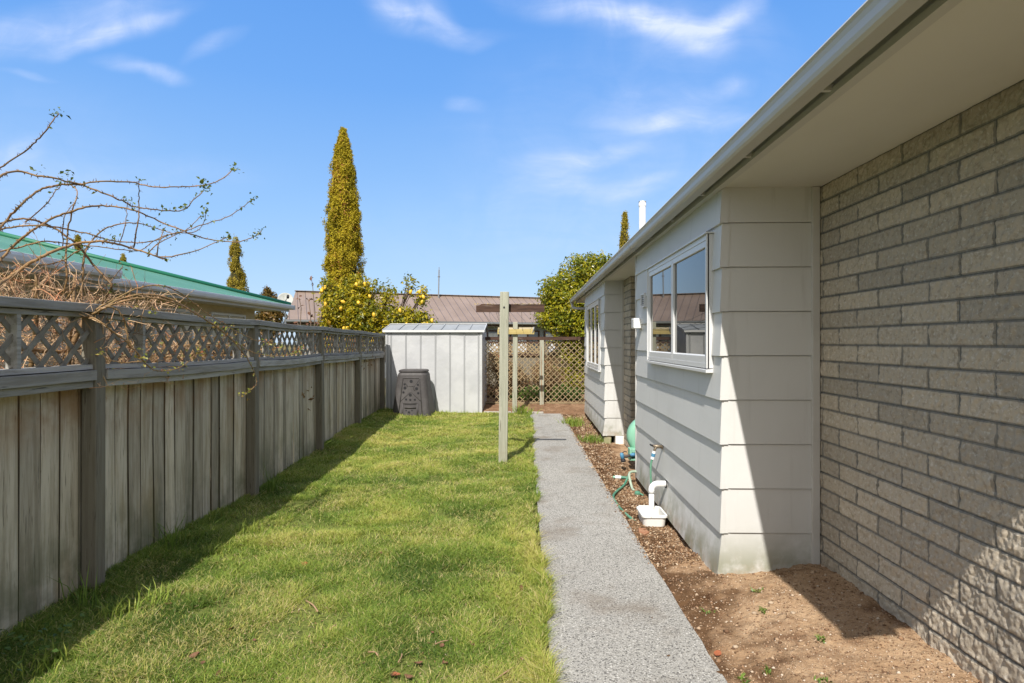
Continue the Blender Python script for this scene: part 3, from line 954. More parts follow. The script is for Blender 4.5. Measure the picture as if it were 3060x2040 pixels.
# ------------------------------------------------------------------ garden shed
SX0, SX1, SY, SD = -3.115, -1.0, 13.16, 1.5
shed = thing('garden_shed', (-2.05, SY + .75, 0), 'pale grey ribbed metal garden shed at the end of the lawn', 'shed')
H0, H1 = 1.775, 1.945
mb = MB()
nx, nz = 60, 30
g = [[(SX0 + (SX1 - SX0) * i / nx, SY + (pnoise(i * .17, j * .2, 1.0, 2) - .5) * .010, -.05 + (H0 + .05) * j / nz) for i in range(nx + 1)] for j in range(nz + 1)]
for j in range(nz):
    for i in range(nx):
        mb.poly([g[j][i], g[j][i + 1], g[j + 1][i + 1], g[j + 1][i]])
mb.build('front_wall', M['zinc'], shed, smooth=True)
for y in (0, 1):
    mb = MB()
    mb.poly([(SX0, SY + SD, -.05), (SX1, SY + SD, -.05), (SX1, SY + SD, H0), (SX0, SY + SD, H0)]) if y else None
    for x in ((SX1,) if y == 0 else (SX0,)):
        mb.poly([(x, SY, -.05), (x, SY + SD, -.05), (x, SY + SD, H0), (x, SY + SD / 2, H1 - .01), (x, SY, H0)])
    mb.build('side_wall' if y == 0 else 'back_wall', M['zinc'], shed)
for k, x in enumerate([-3.075, -2.995, -2.67, -2.345, -2.02, -1.70, -1.385, -1.075]):
    mb = MB()
    mb.prism([(x - .017, SY), (x - .015, SY - .013), (x - .009, SY - .014), (x - .006, SY - .006), (x + .006, SY - .006), (x + .009, SY - .014), (x + .015, SY - .013), (x + .017, SY)], -.04, H0 - .02, 'z')
    mb.build('seam', M['seam'], shed)
mb = MB()
for x in (SX0, SX1 - .03):
    mb.box(x - .004, x + .034, SY - .012, SY + .03, -.05, H0)
mb.build('corner_post', M['zinc'], shed)
mb = MB()
ov = .05
zf = H0 + .012
mid = SY + SD / 2
mb.hexa([(SX0 - ov, SY - ov, zf), (SX1 + ov, SY - ov, zf), (SX1 + ov, mid, H1), (SX0 - ov, mid, H1), (SX0 - ov, SY - ov, zf + .012), (SX1 + ov, SY - ov, zf + .012), (SX1 + ov, mid, H1 + .012), (SX0 - ov, mid, H1 + .012)])
mb.hexa([(SX0 - ov, mid, H1), (SX1 + ov, mid, H1), (SX1 + ov, SY + SD + ov, zf), (SX0 - ov, SY + SD + ov, zf), (SX0 - ov, mid, H1 + .012), (SX1 + ov, mid, H1 + .012), (SX1 + ov, SY + SD + ov, zf + .012), (SX0 - ov, SY + SD + ov, zf + .012)])
sroof = mb.build('roof', M['zincroof'], shed)
for x in np.linspace(SX0 + .28, SX1 - .28, 6):
    mb = MB()
    mb.beam((x, SY - ov, zf + .02), (x, mid, H1 + .02), .03, .018)
    mb.build('roof_seam', M['zincroof'], sroof)
mb = MB()
mb.box(SX0 - ov - .006, SX1 + ov + .006, SY - ov - .010, SY - ov, zf - .03, zf + .016)
mb.build('eave_trim', M['alu'], sroof)
mb = MB()
mb.box(SX0 - ov - .004, SX1 + ov + .004, mid - .05, mid + .05, H1 + .012, H1 + .026)
mb.build('ridge_cap', M['alu'], sroof)
mb = MB()
for x in (SX0 - ov - .012, SX1 + ov + .002):
    mb.beam((x + .005, SY - ov, zf + .004), (x + .005, mid, H1 + .006), .012, .045)
mb.build('barge_trim', M['alu'], sroof)

# ------------------------------------------------------------------ compost bin
BX, BY = -2.40, 12.62 + .06
binr = thing('compost_bin', (BX, BY, 0), 'faded black plastic compost bin with vent holes and bottom hatch before the shed', 'compost bin')


def sq_ring(hx, hy, z, rr, n=10):
    """a rounded square"""
    out = []
    for cx_, cy_, a0 in ((1, -1, -90), (1, 1, 0), (-1, 1, 90), (-1, -1, 180)):
        for k in range(n):
            a = R(a0 + 90 * k / (n - 1))
            out.append((BX + cx_ * (hx - rr) + rr * math.cos(a), BY + cy_ * (hy - rr) + rr * math.sin(a), z))
    return out


BH = .86
half = lambda z: .395 - (.395 - .300) * z / BH
mb = MB()
mb.rings([sq_ring(half(0) + .008, half(0) + .008, -.04, .10), sq_ring(half(.10) + .006, half(.1) + .006, .10, .10), sq_ring(half(.5), half(.5), .5, .10), sq_ring(half(BH), half(BH), BH, .10), sq_ring(.28, .28, .905, .11), sq_ring(.255, .255, .925, .12)])
mb.build('bin_body', M['blackplastic'], binr, smooth=False, bevel=.0)
mb = MB()
mb.rings([sq_ring(.262, .262, .918, .13), sq_ring(.290, .290, .922, .14), sq_ring(.290, .290, .952, .14), sq_ring(.262, .262, .968, .15), sq_ring(.235, .235, .962, .16), sq_ring(.20, .20, .945, .17)])
mb.build('lid', M['blackplastic'], binr)
FP = lambda x, z, o=.004: (BX + x, BY - half(z) - o, z)
mb = MB()
mb.tube([FP(-.245, .03), FP(-.175, .78), FP(-.16, .80), FP(.16, .80), FP(.175, .78), FP(.245, .03)], .009, 6)
for pl in (((-.155, .76), (-.065, .62)), ((.155, .76), (.055, .62), (.05, .585), (.085, .54)), ((-.205, .33), (-.03, .50), (.0, .51), (.03, .50), (.205, .33)), ((-.05, .64), (0, .63), (.05, .64))):
    mb.tube([FP(x, z) for x, z in pl], .006, 5)
mb.build('moulded_rib', M['blackplastic'], binr, smooth=True)
for x, z, r in ((0, .735, .031), (-.135, .675, .021), (.14, .665, .021), (-.125, .60, .030), (.115, .585, .030), (-.155, .51, .022), (.15, .495, .022), (-.01, .455, .030), (-.095, .365, .021), (-.01, .355, .022), (.085, .36, .021), (-.09, .14, .015), (.03, .14, .015), (-.03, .10, .026)):
    mb = MB()
    c = FP(x, z, .003)
    tl = (half(0) - half(BH)) / BH
    mb.tube([(c[0], c[1] + .01, c[2]), (c[0], c[1] - .005, c[2])], r, 16)
    mb.build('vent_hole', M['vent'], binr)
mb = MB()
for x in (-.175, -.16, .135, .155):
    mb.tube([FP(x - .0, .0, .008), FP(x, .285, .008)], .011, 6)
mb.tube([FP(-.175, .285, .008), FP(.155, .285, .008)], .010, 6)
mb.tube([FP(-.12, .20, .010), FP(.11, .20, .010)], .016, 8)
mb.build('hatch_frame', M['blackplastic'], binr, smooth=True)
mb = MB()
mb.hexa([FP(-.12, .235, -.002), FP(.11, .235, -.002), (BX + .11, BY - .3, .235), (BX - .12, BY - .3, .235), FP(-.12, .262, .006), FP(.11, .262, .006), (BX + .11, BY - .3, .262), (BX - .12, BY - .3, .262)])
mb.build('hatch_slot', M['vent'], binr)

# ------------------------------------------------------------------ clothes line posts
def line_post(x, y, top, wd, lean, arm_z, arm_l, arm_c, mat_arm, label, double=False):
    r = thing('clothes_line_post', (x, y, 0), label, 'clothes line post', 'timber posts of the old clothes line')
    h = wd / 2
    mb = MB()
    rings = []
    for k in range(9):
        t = k / 8
        z = -.12 + (top + .12) * t
        dx = lean * t + (pnoise(z, x, 2.2, 3) - .5) * .006
        rings.append([(x - h + dx, y - h, z), (x + h + dx, y - h, z), (x + h + dx, y + h, z), (x - h + dx, y + h, z)])
    mb.rings(rings)
    mb.build('post', M['greenpost'], r, bevel=.005)
    if double:
        for yy__, zz, mt in ((y - h - .035, arm_z, M['yellowwood']), (y + h + .025, arm_z + .065, M['palewood'])):
            mb = MB()
            a = .055 if mt is M['yellowwood'] else .03
            mb.box(x + arm_c - arm_l / 2, x + arm_c + arm_l / 2, yy__ - .02, yy__ + .02, zz - a, zz + a)
            mb.build('crossarm', mt, r, bevel=.004)
        for k in (-.36, .36):
            mb = MB()
            mb.tube([(x + arm_c + k, y - h - .06, arm_z - .02), (x + arm_c + k + .02, y - h - .07, arm_z + .05), (x + arm_c + k + .03, y - h - .06, arm_z + .10)], .012, 6)
            mb.build('pulley', M['greymetal'], r)
    else:
        mb = MB()
        rg_ = np.random.default_rng(5)
        rings = []
        for k in range(25):
            t = k / 24
            xx = x + lean + arm_c - arm_l / 2 + arm_l * t
            ztop = arm_z + .048 + (pnoise(xx, 0, 9, 2) - .5) * .012 - (.02 if t < .06 else 0)
            rings.append([(xx, y + h, arm_z - .054), (xx, y + h + .045, arm_z - .054), (xx, y + h + .045, ztop), (xx, y + h, ztop)])
        mb.rings(rings)
        arm = mb.build('crossarm', M['brownwood'], r)
        Pt = np.stack([x + arm_c + (rg_.random(150) - .5) * arm_l, y + h + rg_.random(150) * .045, arm_z + .045 + rg_.random(150) * .012], 1)
        Pt = Pt[(np.abs(Pt[:, 0] - x) > .10)]
        V, q = leaves(Pt, np.tile([[0, 0, 1.0]], (len(Pt), 1)), .016, .8, 1.0)
        bulk('lichen', V, q, mat=M['yellowwood'], parent=arm)
        mb = MB()
        mb.tube([(x + lean - .005, y - h - .006, arm_z + .0), (x + lean - .005, y - h + .004, arm_z)], .012, 10)
        mb.build('bolt', M['vent'], r)
    return r


NX, NY, FX, FY = -.319, 7.75, -.285, 13.05
near_post = line_post(NX, NY, 2.185, .112, .022, 1.985, .885, .07, M['brownwood'], 'tall pale green clothes line post with dark brown crossarm on the lawn')
far_post = line_post(FX, FY, 1.975, .10, .02, 1.765, .79, .03, M['yellowwood'], 'shorter clothes line post with yellowed crossarm at the end of the path', True)
for k in range(5):
    a = Vector((NX + .07 - .34 + .17 * k, NY + .08, 1.95))
    b = Vector((FX + .03 - .30 + .15 * k, FY - .08, 1.83))
    pts = [a + (b - a) * t + Vector((0, 0, -4 * (.10 + .03 * (k % 2)) * t * (1 - t))) for t in np.linspace(0, 1, 14)]
    mb = MB()
    mb.tube([tuple(p) for p in pts], .0022, 5)
    mb.build('line_wire', M['wire'], near_post, smooth=True)
for k, (dx, ln, cv) in enumerate(((-.25, .17, .09), (-.13, .13, .02), (.34, .15, .02), (.40, .12, -.02))):
    mb = MB()
    x = NX + .07 + dx
    mb.tube([(x, NY + .08, 1.94), (x + cv * .1, NY + .085, 1.94 - ln * .5), (x + cv * .5, NY + .09, 1.94 - ln * .85), (x + cv, NY + .09, 1.94 - ln)], .002, 5)
    mb.build('line_wire', M['wire'], near_post, smooth=True)

# ------------------------------------------------------------------ trellis screen across the end
TY = 14.2
tre = thing('trellis_screen', (.3, TY, 0), 'tan diagonal trellis screen between the shed and the house', 'trellis')
trg = np.random.default_rng(5)
tz0, tz1, tx0, tx1 = .12, 1.60, -1.35, 2.1
for s, yo, ph in ((1, 0, .03), (-1, .013, .07)):
    mb = MB()
    x = tx0 - 2
    while x < tx1 + 2:
        c = clip_strip((x + ph, tz0 - .02), (x + ph + s * (tz1 - tz0 + .04), tz1 + .02), tx0, tx1, tz0, tz1)
        if c:
            mb.cur = trg.random()
            mb.beam((c[0][0], TY + yo, c[0][1]), (c[1][0], TY + yo, c[1][1]), .010, .0155, up=Vector((c[0][1] - c[1][1], 0, c[1][0] - c[0][0])))
        x += .135
    mb.build('lattice_strips', M['trellis'], tre)
mb = MB()
mb.box(tx0, tx1, TY - .03, TY + .03, tz0 - .02, tz0 + .005)
mb.build('bottom_batten', M['trellis'], tre)
mb = MB()
mb.box(tx0, 1.15, TY - .05, TY - .012, 1.59, 1.665)
mb.box(1.16, tx1, TY - .05, TY - .012, 1.592, 1.668)
mb.build('top_rail', M['brownwood'], tre, bevel=.004)
for x in (.33,):
    mb = MB()
    mb.box(x - .05, x + .05, TY - .115, TY - .015, -.05, 1.585)
    mb.build('post', M['greenpost'], tre, bevel=.004)
for x in (-1.30, 1.95):
    mb = MB()
    mb.box(x - .045, x + .045, TY + .02, TY + .11, -.05, 1.585)
    mb.build('post', M['fencepost'], tre, bevel=.004)
mb = MB()
mb.box(tx0, -.62, TY - .03, TY + .02, -.06, .10)
mb.build('base_board', M['dark'], tre)

# ------------------------------------------------------------------ boundary fence beyond the trellis
FB = 19.2
bf = thing('rear_fence', (0, FB, 0), 'distant brown fence with lattice top and pale panels behind the trellis', 'fence')
mb = MB()
mb.box(-3.2, .6, FB, FB + .03, .05, 1.10)
mb.build('paling_panel', M['fencepost'], bf)
mb = MB()
mb.box(.62, 3.4, FB, FB + .03, .05, 1.10)
mb.build('pale_panel', M['palewood'], bf)
for z, h_ in ((1.10, .07), (1.50, .06)):
    mb = MB()
    mb.box(-3.2, 3.4, FB - .05, FB - .002, z, z + h_)
    mb.build('rail', M['brownwood'], bf)
mb = MB()
for s in (1, -1):
    x = -4.2
    while x < 4.2:
        c = clip_strip((x, 1.17), (x + s * .33, 1.50), -3.2, 3.4, 1.17, 1.50)
        if c:
            mb.beam((c[0][0], FB - .02 + .01 * s, c[0][1]), (c[1][0], FB - .02 + .01 * s, c[1][1]), .01, .035, up=Vector((c[0][1] - c[1][1], 0, c[1][0] - c[0][0])))
        x += .14
mb.build('lattice_panel', M['trellis'], bf)
for x in (-3.2, -1.3, .6, 2.5):
    mb = MB()
    mb.box(x - .05, x + .05, FB - .10, FB - .055, -.1, 1.58)
    mb.build('post', M['fencepost'], bf)

# ------------------------------------------------------------------ hose reel in the recess
rx, ry, rz_ = 1.57, 7.75, .335
reel = thing('hose_reel', (rx, ry, .05), 'faded green wall mounted hose reel with dome cover in the recess between bays', 'hose reel')
mb = MB()
rings = []
for o, s in ((-.10, .55), (-.095, .80), (-.075, .93), (-.03, 1.0), (.06, 1.0), (.10, .93), (.115, .8)):
    rings.append([(rx + .30 * s * math.cos(a), ry + o, rz_ + .27 * s * math.sin(a)) for a in np.linspace(0, 2 * math.pi, 40, endpoint=False)])
mb.rings(rings)
mb.build('cover', M['greenplastic'], reel, smooth=True)
mb = MB()
bz0, bz1, bx0, bx1 = .055, .205, 1.275, 1.47
for (a, b, c, d) in ((bx0, bx0 + .03, bz0, bz1), (bx1 - .03, bx1, bz0, bz1), (bx0 + .03, bx1 - .03, bz0, bz0 + .03), (bx0 + .03, bx1 - .03, bz1 - .05, bz1)):
    mb.box(a, b, ry - .17, ry - .02, c, d)
mb.build('hose_guide', M['greenplastic'], reel, bevel=.008)
mb = MB()
mb.box(bx0 + .03, bx1 - .03, ry - .05, ry - .03, bz0 + .03, bz1 - .05)
mb.build('guide_opening', M['vent'], reel)
mb = MB()
mb.tube([(bx0 + .03, ry - .12, bz0 + .05), (bx1 - .03, ry - .12, bz0 + .05)], .014, 10)
mb.build('roller', M['teal'], reel)
mb = MB()
mb.box(1.5, XW - .02, ry - .04, ry + .05, .25, .40)
mb.build('wall_bracket', M['greenplastic'], reel, bevel=.006)

gun = thing('hose_nozzle', (1.20, ry - .2, .10), 'blue and black trigger nozzle sticking out of the hose reel', 'hose nozzle')
mb = MB()
mb.tube([(1.34, ry - .18, .135), (1.30, ry - .19, .135), (1.295, ry - .19, .135), (1.27, ry - .2, .13)], [.022, .024, .017, .017], 10)
mb.build('connector', M['bluefit'], gun, smooth=True)
mb = MB()
mb.tube([(1.275, ry - .2, .13), (1.23, ry - .21, .12), (1.185, ry - .22, .125)], [.017, .02, .022], 10)
mb.build('grip', M['blackplastic'], gun, smooth=True)
mb = MB()
mb.tube([(1.165, ry - .22, .165), (1.17, ry - .22, .13), (1.18, ry - .23, .09)], [.02, .026, .023], 10)
mb.build('barrel', M['bluefit'], gun, smooth=True)
mb = MB()
mb.tube([(1.18, ry - .23, .09), (1.185, ry - .235, .065), (1.188, ry - .238, .052)], [.027, .032, .028], 12)
mb.build('spray_head', M['vent'], gun, smooth=True)
mb = MB()
mb.tube([(1.17, ry - .22, .16), (1.20, ry - .225, .185), (1.23, ry - .22, .175)], .006, 6)
mb.build('trigger', M['vent'], gun, smooth=True)

# ------------------------------------------------------------------ tap, hoses, basin and waste pipe
tapx, tapy, tapz = XB - .012, 5.545, .585
tap = thing('garden_tap', (tapx, tapy, tapz), 'weathered brass garden tap on the cladding with a white and blue hose connector', 'tap')
mb = MB()
mb.tube([(tapx, tapy, tapz), (tapx - .012, tapy, tapz), (tapx - .013, tapy, tapz)], [.024, .022, .013], 12)
mb.tube([(tapx - .012, tapy, tapz), (tapx - .05, tapy, tapz + .002), (tapx - .09, tapy, tapz + .008)], [.014, .018, .013], 12)
mb.tube([(tapx - .055, tapy, tapz), (tapx - .07, tapy, tapz - .018), (tapx - .078, tapy, tapz - .04)], [.014, .013, .012], 12)
mb.build('tap_body', M['brass'], tap, smooth=True)
mb = MB()
mb.tube([(tapx - .085, tapy, tapz + .007), (tapx - .105, tapy, tapz + .014), (tapx - .112, tapy, tapz + .016)], [.009, .008, .008], 8)
mb.tube([(tapx - .108, tapy - .035, tapz + .016), (tapx - .11, tapy, tapz + .018), (tapx - .108, tapy + .035, tapz + .016)], [.006, .007, .006], 8)
mb.build('handle', M['vent'], tap, smooth=True)
for a, b, r0, mt in ((-.040, -.062, .0165, 'pvc_clean'), (-.062, -.092, .0185, 'bluefit'), (-.092, -.115, .0175, 'pvc_clean')):
    mb = MB()
    f = lambda z: (tapx - .078 - (-.04 - z) * .25, tapy - .002, tapz + z)
    mb.tube([f(a), f(b)], [r0, r0 * .92], 14)
    mb.build('hose_connector', M[mt], tap)


def hose(name, pts, r, mat, label, cat, smooth_n=6):
    """a smooth hose through points (Catmull-Rom)"""
    p = [Vector(a) for a in pts]
    p = [p[0] * 2 - p[1]] + p + [p[-1] * 2 - p[-2]]
    out = []
    for i in range(1, len(p) - 2):
        for k in range(smooth_n):
            t = k / smooth_n
            a, b, c, d = p[i - 1], p[i], p[i + 1], p[i + 2]
            out.append(.5 * (2 * b + (c - a) * t + (2 * a - 5 * b + 4 * c - d) * t * t + (3 * b - a - 3 * c + d) * t ** 3))
    out.append(p[-2])
    mb = MB()
    mb.tube(out, r, 10)
    o = mb.build(name, mat, smooth=True)
    return tag(o, label, cat)


gz = lambda x, y: float(soil_h(x, y))
hose('hanging_hose', [(tapx - .098, tapy - .002, tapz - .112), (tapx - .112, tapy - .01, .40), (tapx - .108, tapy - .01, .26), (tapx - .090, tapy - .0, .12), (tapx - .085, tapy + .02, gz(1.14, 5.56) + .01)], .0095, M['hose'],
     'green hose hanging down from the brass tap', 'hose')
hose('loose_hose', [(1.135, 6.80, .055), (1.06, 6.66, gz(1.06, 6.66) + .03), (.95, 6.42, gz(.95, 6.42) + .022), (.875, 6.20, gz(.875, 6.2) + .02), (.868, 5.98, gz(.868, 5.98) + .02), (.885, 5.72, gz(.885, 5.72) + .018), (.92, 5.50, gz(.92, 5.5) + .008), (.96, 5.40, gz(.96, 5.4) - .01)], .0125, M['hose'],
     'loose green hose curving over the soil along the path edge', 'hose')
hose('overflow_hose', [(1.24, 6.85, .075), (1.19, 6.83, .082), (1.145, 6.80, .075), (1.125, 6.72, .045), (1.135, 6.60, gz(1.135, 6.6) + .012), (1.14, 6.52, gz(1.14, 6.52) + .008)], .0145, M['hose_pale'],
     'short pale grey hose bent down from the wall base beside the loose green hose', 'hose')
cn = thing('hose_coupling', (1.06, 7.0, .0), 'white and green hose coupling lying on the soil near the wall', 'hose coupling')
z = gz(1.05, 7.0) + .022
for xa_, xb_, r0, r1, mt in ((.985, 1.01, .012, .015, 'greenplastic'), (1.01, 1.075, .0195, .0195, 'pvc_clean'), (1.075, 1.17, .018, .011, 'hose')):
    mb = MB()
    mb.tube([(xa_, 7.0 - (xa_ - 1) * .2, z), (xb_, 7.0 - (xb_ - 1) * .2, z)], [r0, r1], 12)
    mb.build('hose_connector', M[mt], cn)
mb = MB()
z = gz(1.15, 6.36)
mb.tube([(1.15, 6.36, z), (1.15, 6.355, z + .022), (1.15, 6.35, z + .035), (1.15, 6.35, z + .04)], [.03, .032, .026, .012], 14)
mb.tube([(1.17, 6.35, z + .02), (1.20, 6.30, z + .012)], .010, 8)
tag(mb.build('hose_fitting', M['hose'], bevel=.002), 'small dark green hose end fitting lying on the soil beside the wall', 'hose fitting')

bx0, bx1, by0, by1, bh = .985, 1.195, 5.19, 5.50, .118
bz = gz(1.09, 5.3) - .012
basin = thing('waste_basin', ((bx0 + bx1) / 2, (by0 + by1) / 2, bz), 'dirty white plastic gully basin on the soil under the waste pipe', 'basin')


def rect_ring(x0, x1, y0, y1, z, r, n=7):
    out = []
    for cx_, cy_, a0 in ((x1 - r, y0 + r, -90), (x1 - r, y1 - r, 0), (x0 + r, y1 - r, 90), (x0 + r, y0 + r, 180)):
        for k in range(n):
            a = R(a0 + 90 * k / (n - 1))
            out.append((cx_ + r * math.cos(a), cy_ + r * math.sin(a), z))
    return out


T = bz + bh
mb = MB()
mb.rings([rect_ring(bx0 + .026, bx1 - .026, by0 + .03, by1 - .03, bz, .035), rect_ring(bx0 + .012, bx1 - .012, by0 + .012, by1 - .012, bz + .02, .045), rect_ring(bx0 + .004, bx1 - .004, by0 + .004, by1 - .004, T - .022, .040),
          rect_ring(bx0 - .006, bx1 + .006, by0 - .006, by1 + .006, T - .020, .042), rect_ring(bx0 - .006, bx1 + .006, by0 - .006, by1 + .006, T - .004, .042), rect_ring(bx0, bx1, by0, by1, T, .040),
          rect_ring(bx0 + .012, bx1 - .012, by0 + .012, by1 - .012, T - .002, .036), rect_ring(bx0 + .02, bx1 - .02, by0 + .02, by1 - .02, T - .07, .034)])
mb.build('basin_shell', M['pvc'], basin, smooth=False)
mb = MB()
mb.rings([rect_ring(bx0 + .008, bx1 - .080, by0 + .008, by1 - .008, T + .001, .03), rect_ring(bx0 + .010, bx1 - .082, by0 + .010, by1 - .010, T + .007, .03)])
mb.build('lid', M['pvc_clean'], basin)
wp = thing('waste_pipe', (XB - .02, 5.37, .28), 'white plastic elbow pipe draining from the wall into the basin', 'pipe')
wy = 5.37
mb = MB()
arc = [(XB - .095 + .055 * math.cos(a), wy, .232 + .055 * math.sin(a)) for a in np.linspace(R(80), R(180), 9)]
mb.tube([(XB - .005, wy, .287), (XB - .05, wy, .287)] + arc + [(XB - .15, wy, .205)], .0275, 18)
mb.build('elbow', M['pvc_clean'], wp, smooth=True)
mb = MB()
mb.tube([(XB - .15, wy, .215), (XB - .15, wy, T - .06)], .0235, 18)
mb.build('down_pipe', M['pvc_clean'], wp, smooth=True)
mb = MB()
mb.tube([(XB - .022, wy, .287), (XB - .028, wy, .287)], .036, 18)
mb.build('collar', M['vent'], wp)

# ------------------------------------------------------------------ neighbour's green roofed house
GX, GZE = -6.3, 2.50
gh = thing('neighbour_house', (-9.5, 6, 0), 'cream house with a green corrugated roof beyond the left fence', 'house')
mb = MB()
tanp = .274
RX, RZ = -10.5, 2.52 + (10.5 - 6.3) * .274
ye, yr = 15.85, 11.65
mb.poly([(GX, -4, 2.52), (GX, ye, 2.52), (RX, yr, RZ), (RX, -4, RZ)])
mb.poly([(GX, ye, 2.52), (-14.7, ye, 2.52), (RX, yr, RZ)])
mb.poly([(-14.7, -4, 2.52), (RX, -4, RZ), (RX, yr, RZ), (-14.7, ye, 2.52)])
M['paleguttr'] = material('pale painted gutter', [(0.64, 0.65, 0.65), ((.55, .56, .56), 3, (1, 1, 1), .4, .7, .6)], rough=0.4)
groof = mb.build('roof', M['greenroof'], gh)
mb = MB()
NXE, NYE = -5.6, 8.05
dz = .7 * tanp
mb.poly([(NXE, -4, 2.52), (NXE, NYE, 2.52), (RX, NYE - 4.9, RZ + dz), (RX, -4, RZ + dz)])
mb.poly([(NXE, NYE, 2.52), (GX - .0, NYE, 2.521), (RX, NYE - 4.2, RZ + .004), (RX, NYE - 4.9, RZ + dz)])
mb.build('roof', M['greenroof'], gh)
mb = MB()
mb.tube([(GX, ye, 2.54), (RX, yr, RZ + .02)], .06, 8)
mb.tube([(RX, yr, RZ + .02), (RX, 4, RZ + .02)], .06, 8)
mb.build('ridge_cap', M['greenflash'], groof, smooth=True)
for x, a, b in ((GX, 8.05, ye), (NXE, -4, NYE)):
    mb = MB()
    mb.prism([(x - .02, 2.515), (x + .10, 2.515), (x + .105, 2.48), (x + .095, 2.43), (x + .07, 2.40), (x - .02, 2.40)], a, b)
    mb.build('gutter', M['paleguttr'], gh, bevel=.004)
    mb = MB()
    mb.box(x - .05, x - .021, a, b - .02, 2.34, 2.515)
    mb.build('fascia', M['trim'], gh)
mb = MB()
mb.prism([(ye - .02, 2.515), (ye + .10, 2.515), (ye + .10, 2.42), (ye + .07, 2.40), (ye - .02, 2.40)], -14.7, GX + .10, 'x')
mb.build('gutter', M['gutter'], gh)
mb = MB()
mb.box(-14.6, GX - .05, 8.0, ye - .03, 2.36, 2.375)
mb.build('soffit', M['trim'], gh)
mb = MB()
mb.box(-14.6, NXE - .05, -4, NYE - .03, 2.345, 2.358)
mb.build('soffit', M['trim'], gh)
mb = MB()
mb.box(-14.2, -6.95, 8.0, 15.2, -.1, 2.36)
mb.build('wall', M['cream'], gh)
mb = MB()
mb.box(-14.2, -6.25, -3.9, 7.45, -.1, 2.345)
mb.build('wall', M['cream'], gh)
for a, b, xw, blind in ((8.7, 10.4, -6.95, .70), (11.0, 12.3, -6.95, .75), (13.0, 14.6, -6.95, .6), (2.0, 4.0, -6.25, .5), (5.0, 6.8, -6.25, .4)):
    mb = MB()
    for p in ((a, a + .05, .85, 2.2), (b - .05, b, .85, 2.2), (a + .05, b - .05, .85, .9), (a + .05, b - .05, 2.15, 2.2), ((a + b) / 2 - .025, (a + b) / 2 + .025, .9, 2.15)):
        mb.box(xw - .02, xw + .05, *p)
    wn = mb.build('window', M['alu'], gh)
    mb = MB()
    mb.poly([(xw + .02, b - .05, .9), (xw + .02, a + .05, .9), (xw + .02, a + .05, 2.15), (xw + .02, b - .05, 2.15)][::-1])
    mb.build('pane', M['farglass'], wn)
    mb = MB()
    mb.box(xw + .024, xw + .028, a + .06, b - .06, 2.14 - 1.2 * blind, 2.14)
    mb.build('blind', M['blind'], wn)

dish = thing('satellite_dish', (-6.9, 16.3, 2.2), 'pale round satellite dish at the far end of the green roof', 'satellite dish')
dc = Vector(P(853, 893, 16.6))
mb = MB()
nrm = Vector((.35, -.80, .48)).normalized()
t1 = nrm.orthogonal().normalized()
t2 = nrm.cross(t1)
rings = [[dc - nrm * .05 * (1 - s * s) + (t1 * math.cos(a) + t2 * math.sin(a)) * .205 * s for a in np.linspace(0, 2 * math.pi, 28, endpoint=False)] for s in (.05, .4, .7, .9, 1.0)]
rings += [[p - nrm * .012 for p in r] for r in rings[::-1]]
mb.rings(rings)
M['dishgrey'] = material('weathered grey dish', [(0.40, 0.40, 0.37), ((.27, .28, .22), 9, (1, 1, 1), .5, .7, .7)], rough=.6)
mb.build('reflector', M['dishgrey'], dish, smooth=True)
mb = MB()
mb.tube([dc - Vector((0, 0, .17)), dc + nrm * .18 - Vector((0, 0, .17)), dc + nrm * .30 + Vector((.05, 0, -.10))], .009, 6)
mb.tube([dc - nrm * .04, dc - nrm * .12 - Vector((0, 0, .1)), dc - nrm * .12 - Vector((0, 0, .75))], .018, 8)
mb.build('mount', M['greymetal'], dish)
mb = MB()
e = dc + nrm * .30 + Vector((.06, 0, -.10))
mb.tube([e - nrm * .05, e + nrm * .05], .035, 10)
mb.build('receiver', M['vent'], dish)

# ------------------------------------------------------------------ brown roofed house at the end
BRL = (-10.8, 26.7, 0)
bh_ = thing('brown_house', BRL, 'low house with a brown ribbed metal roof behind the trees', 'house', rz=R(22))
L_, Wd_ = 17.0, 6.8
EZ, RZ2 = 2.56, 4.10
mb = MB()
mb.poly([(0, 0, EZ), (L_, 0, EZ), (L_ + .45, 3.4, RZ2), (.45, 3.4, RZ2)])
mb.poly([(.45, 3.4, RZ2), (L_ + .45, 3.4, RZ2), (L_, Wd_, EZ), (0, Wd_, EZ)])
br = mb.build('roof', M['brownroof'], bh_, local=True)
mb = MB()
mb.beam((.40, 3.4, RZ2 + .02), (L_ + .5, 3.4, RZ2 + .02), .3, .03)
mb.build('ridge_cap', M['brownroof'], br, local=True)
mb = MB()
mb.prism([(-.10, EZ - .01), (.02, EZ - .01), (.02, EZ - .13), (-.07, EZ - .13), (-.10, EZ - .09)], -.1, L_ + .1, 'x')
mb.build('gutter', M['greymetal'], bh_, local=True)
mb = MB()
mb.box(0, L_, .03, .06, EZ - .22, EZ - .02)
mb.build('fascia', M['brownwood'], bh_, local=True)
M['bluewall'] = material('blue grey weatherboard', [(0.235, 0.26, 0.275), ((.19, .21, .225), 3, (1, 1, 6), .4, .7, .6)], rough=0.7)
M['curtain'] = material('white net curtain', [(0.62, 0.64, 0.68), ((.42, .44, .48), 9, (3, 1, .1), .4, .65, .7)], rough=0.9)
mb = MB()
mb.box(.5, L_ - .4, .6, Wd_ - .6, -.2, EZ - .12)
mb.build('wall', M['bluewall'], bh_, local=True)
mb = MB()
mb.box(.06, L_, .06, .62, EZ - .22, EZ - .20)
mb.build('soffit', M['trim'], bh_, local=True)
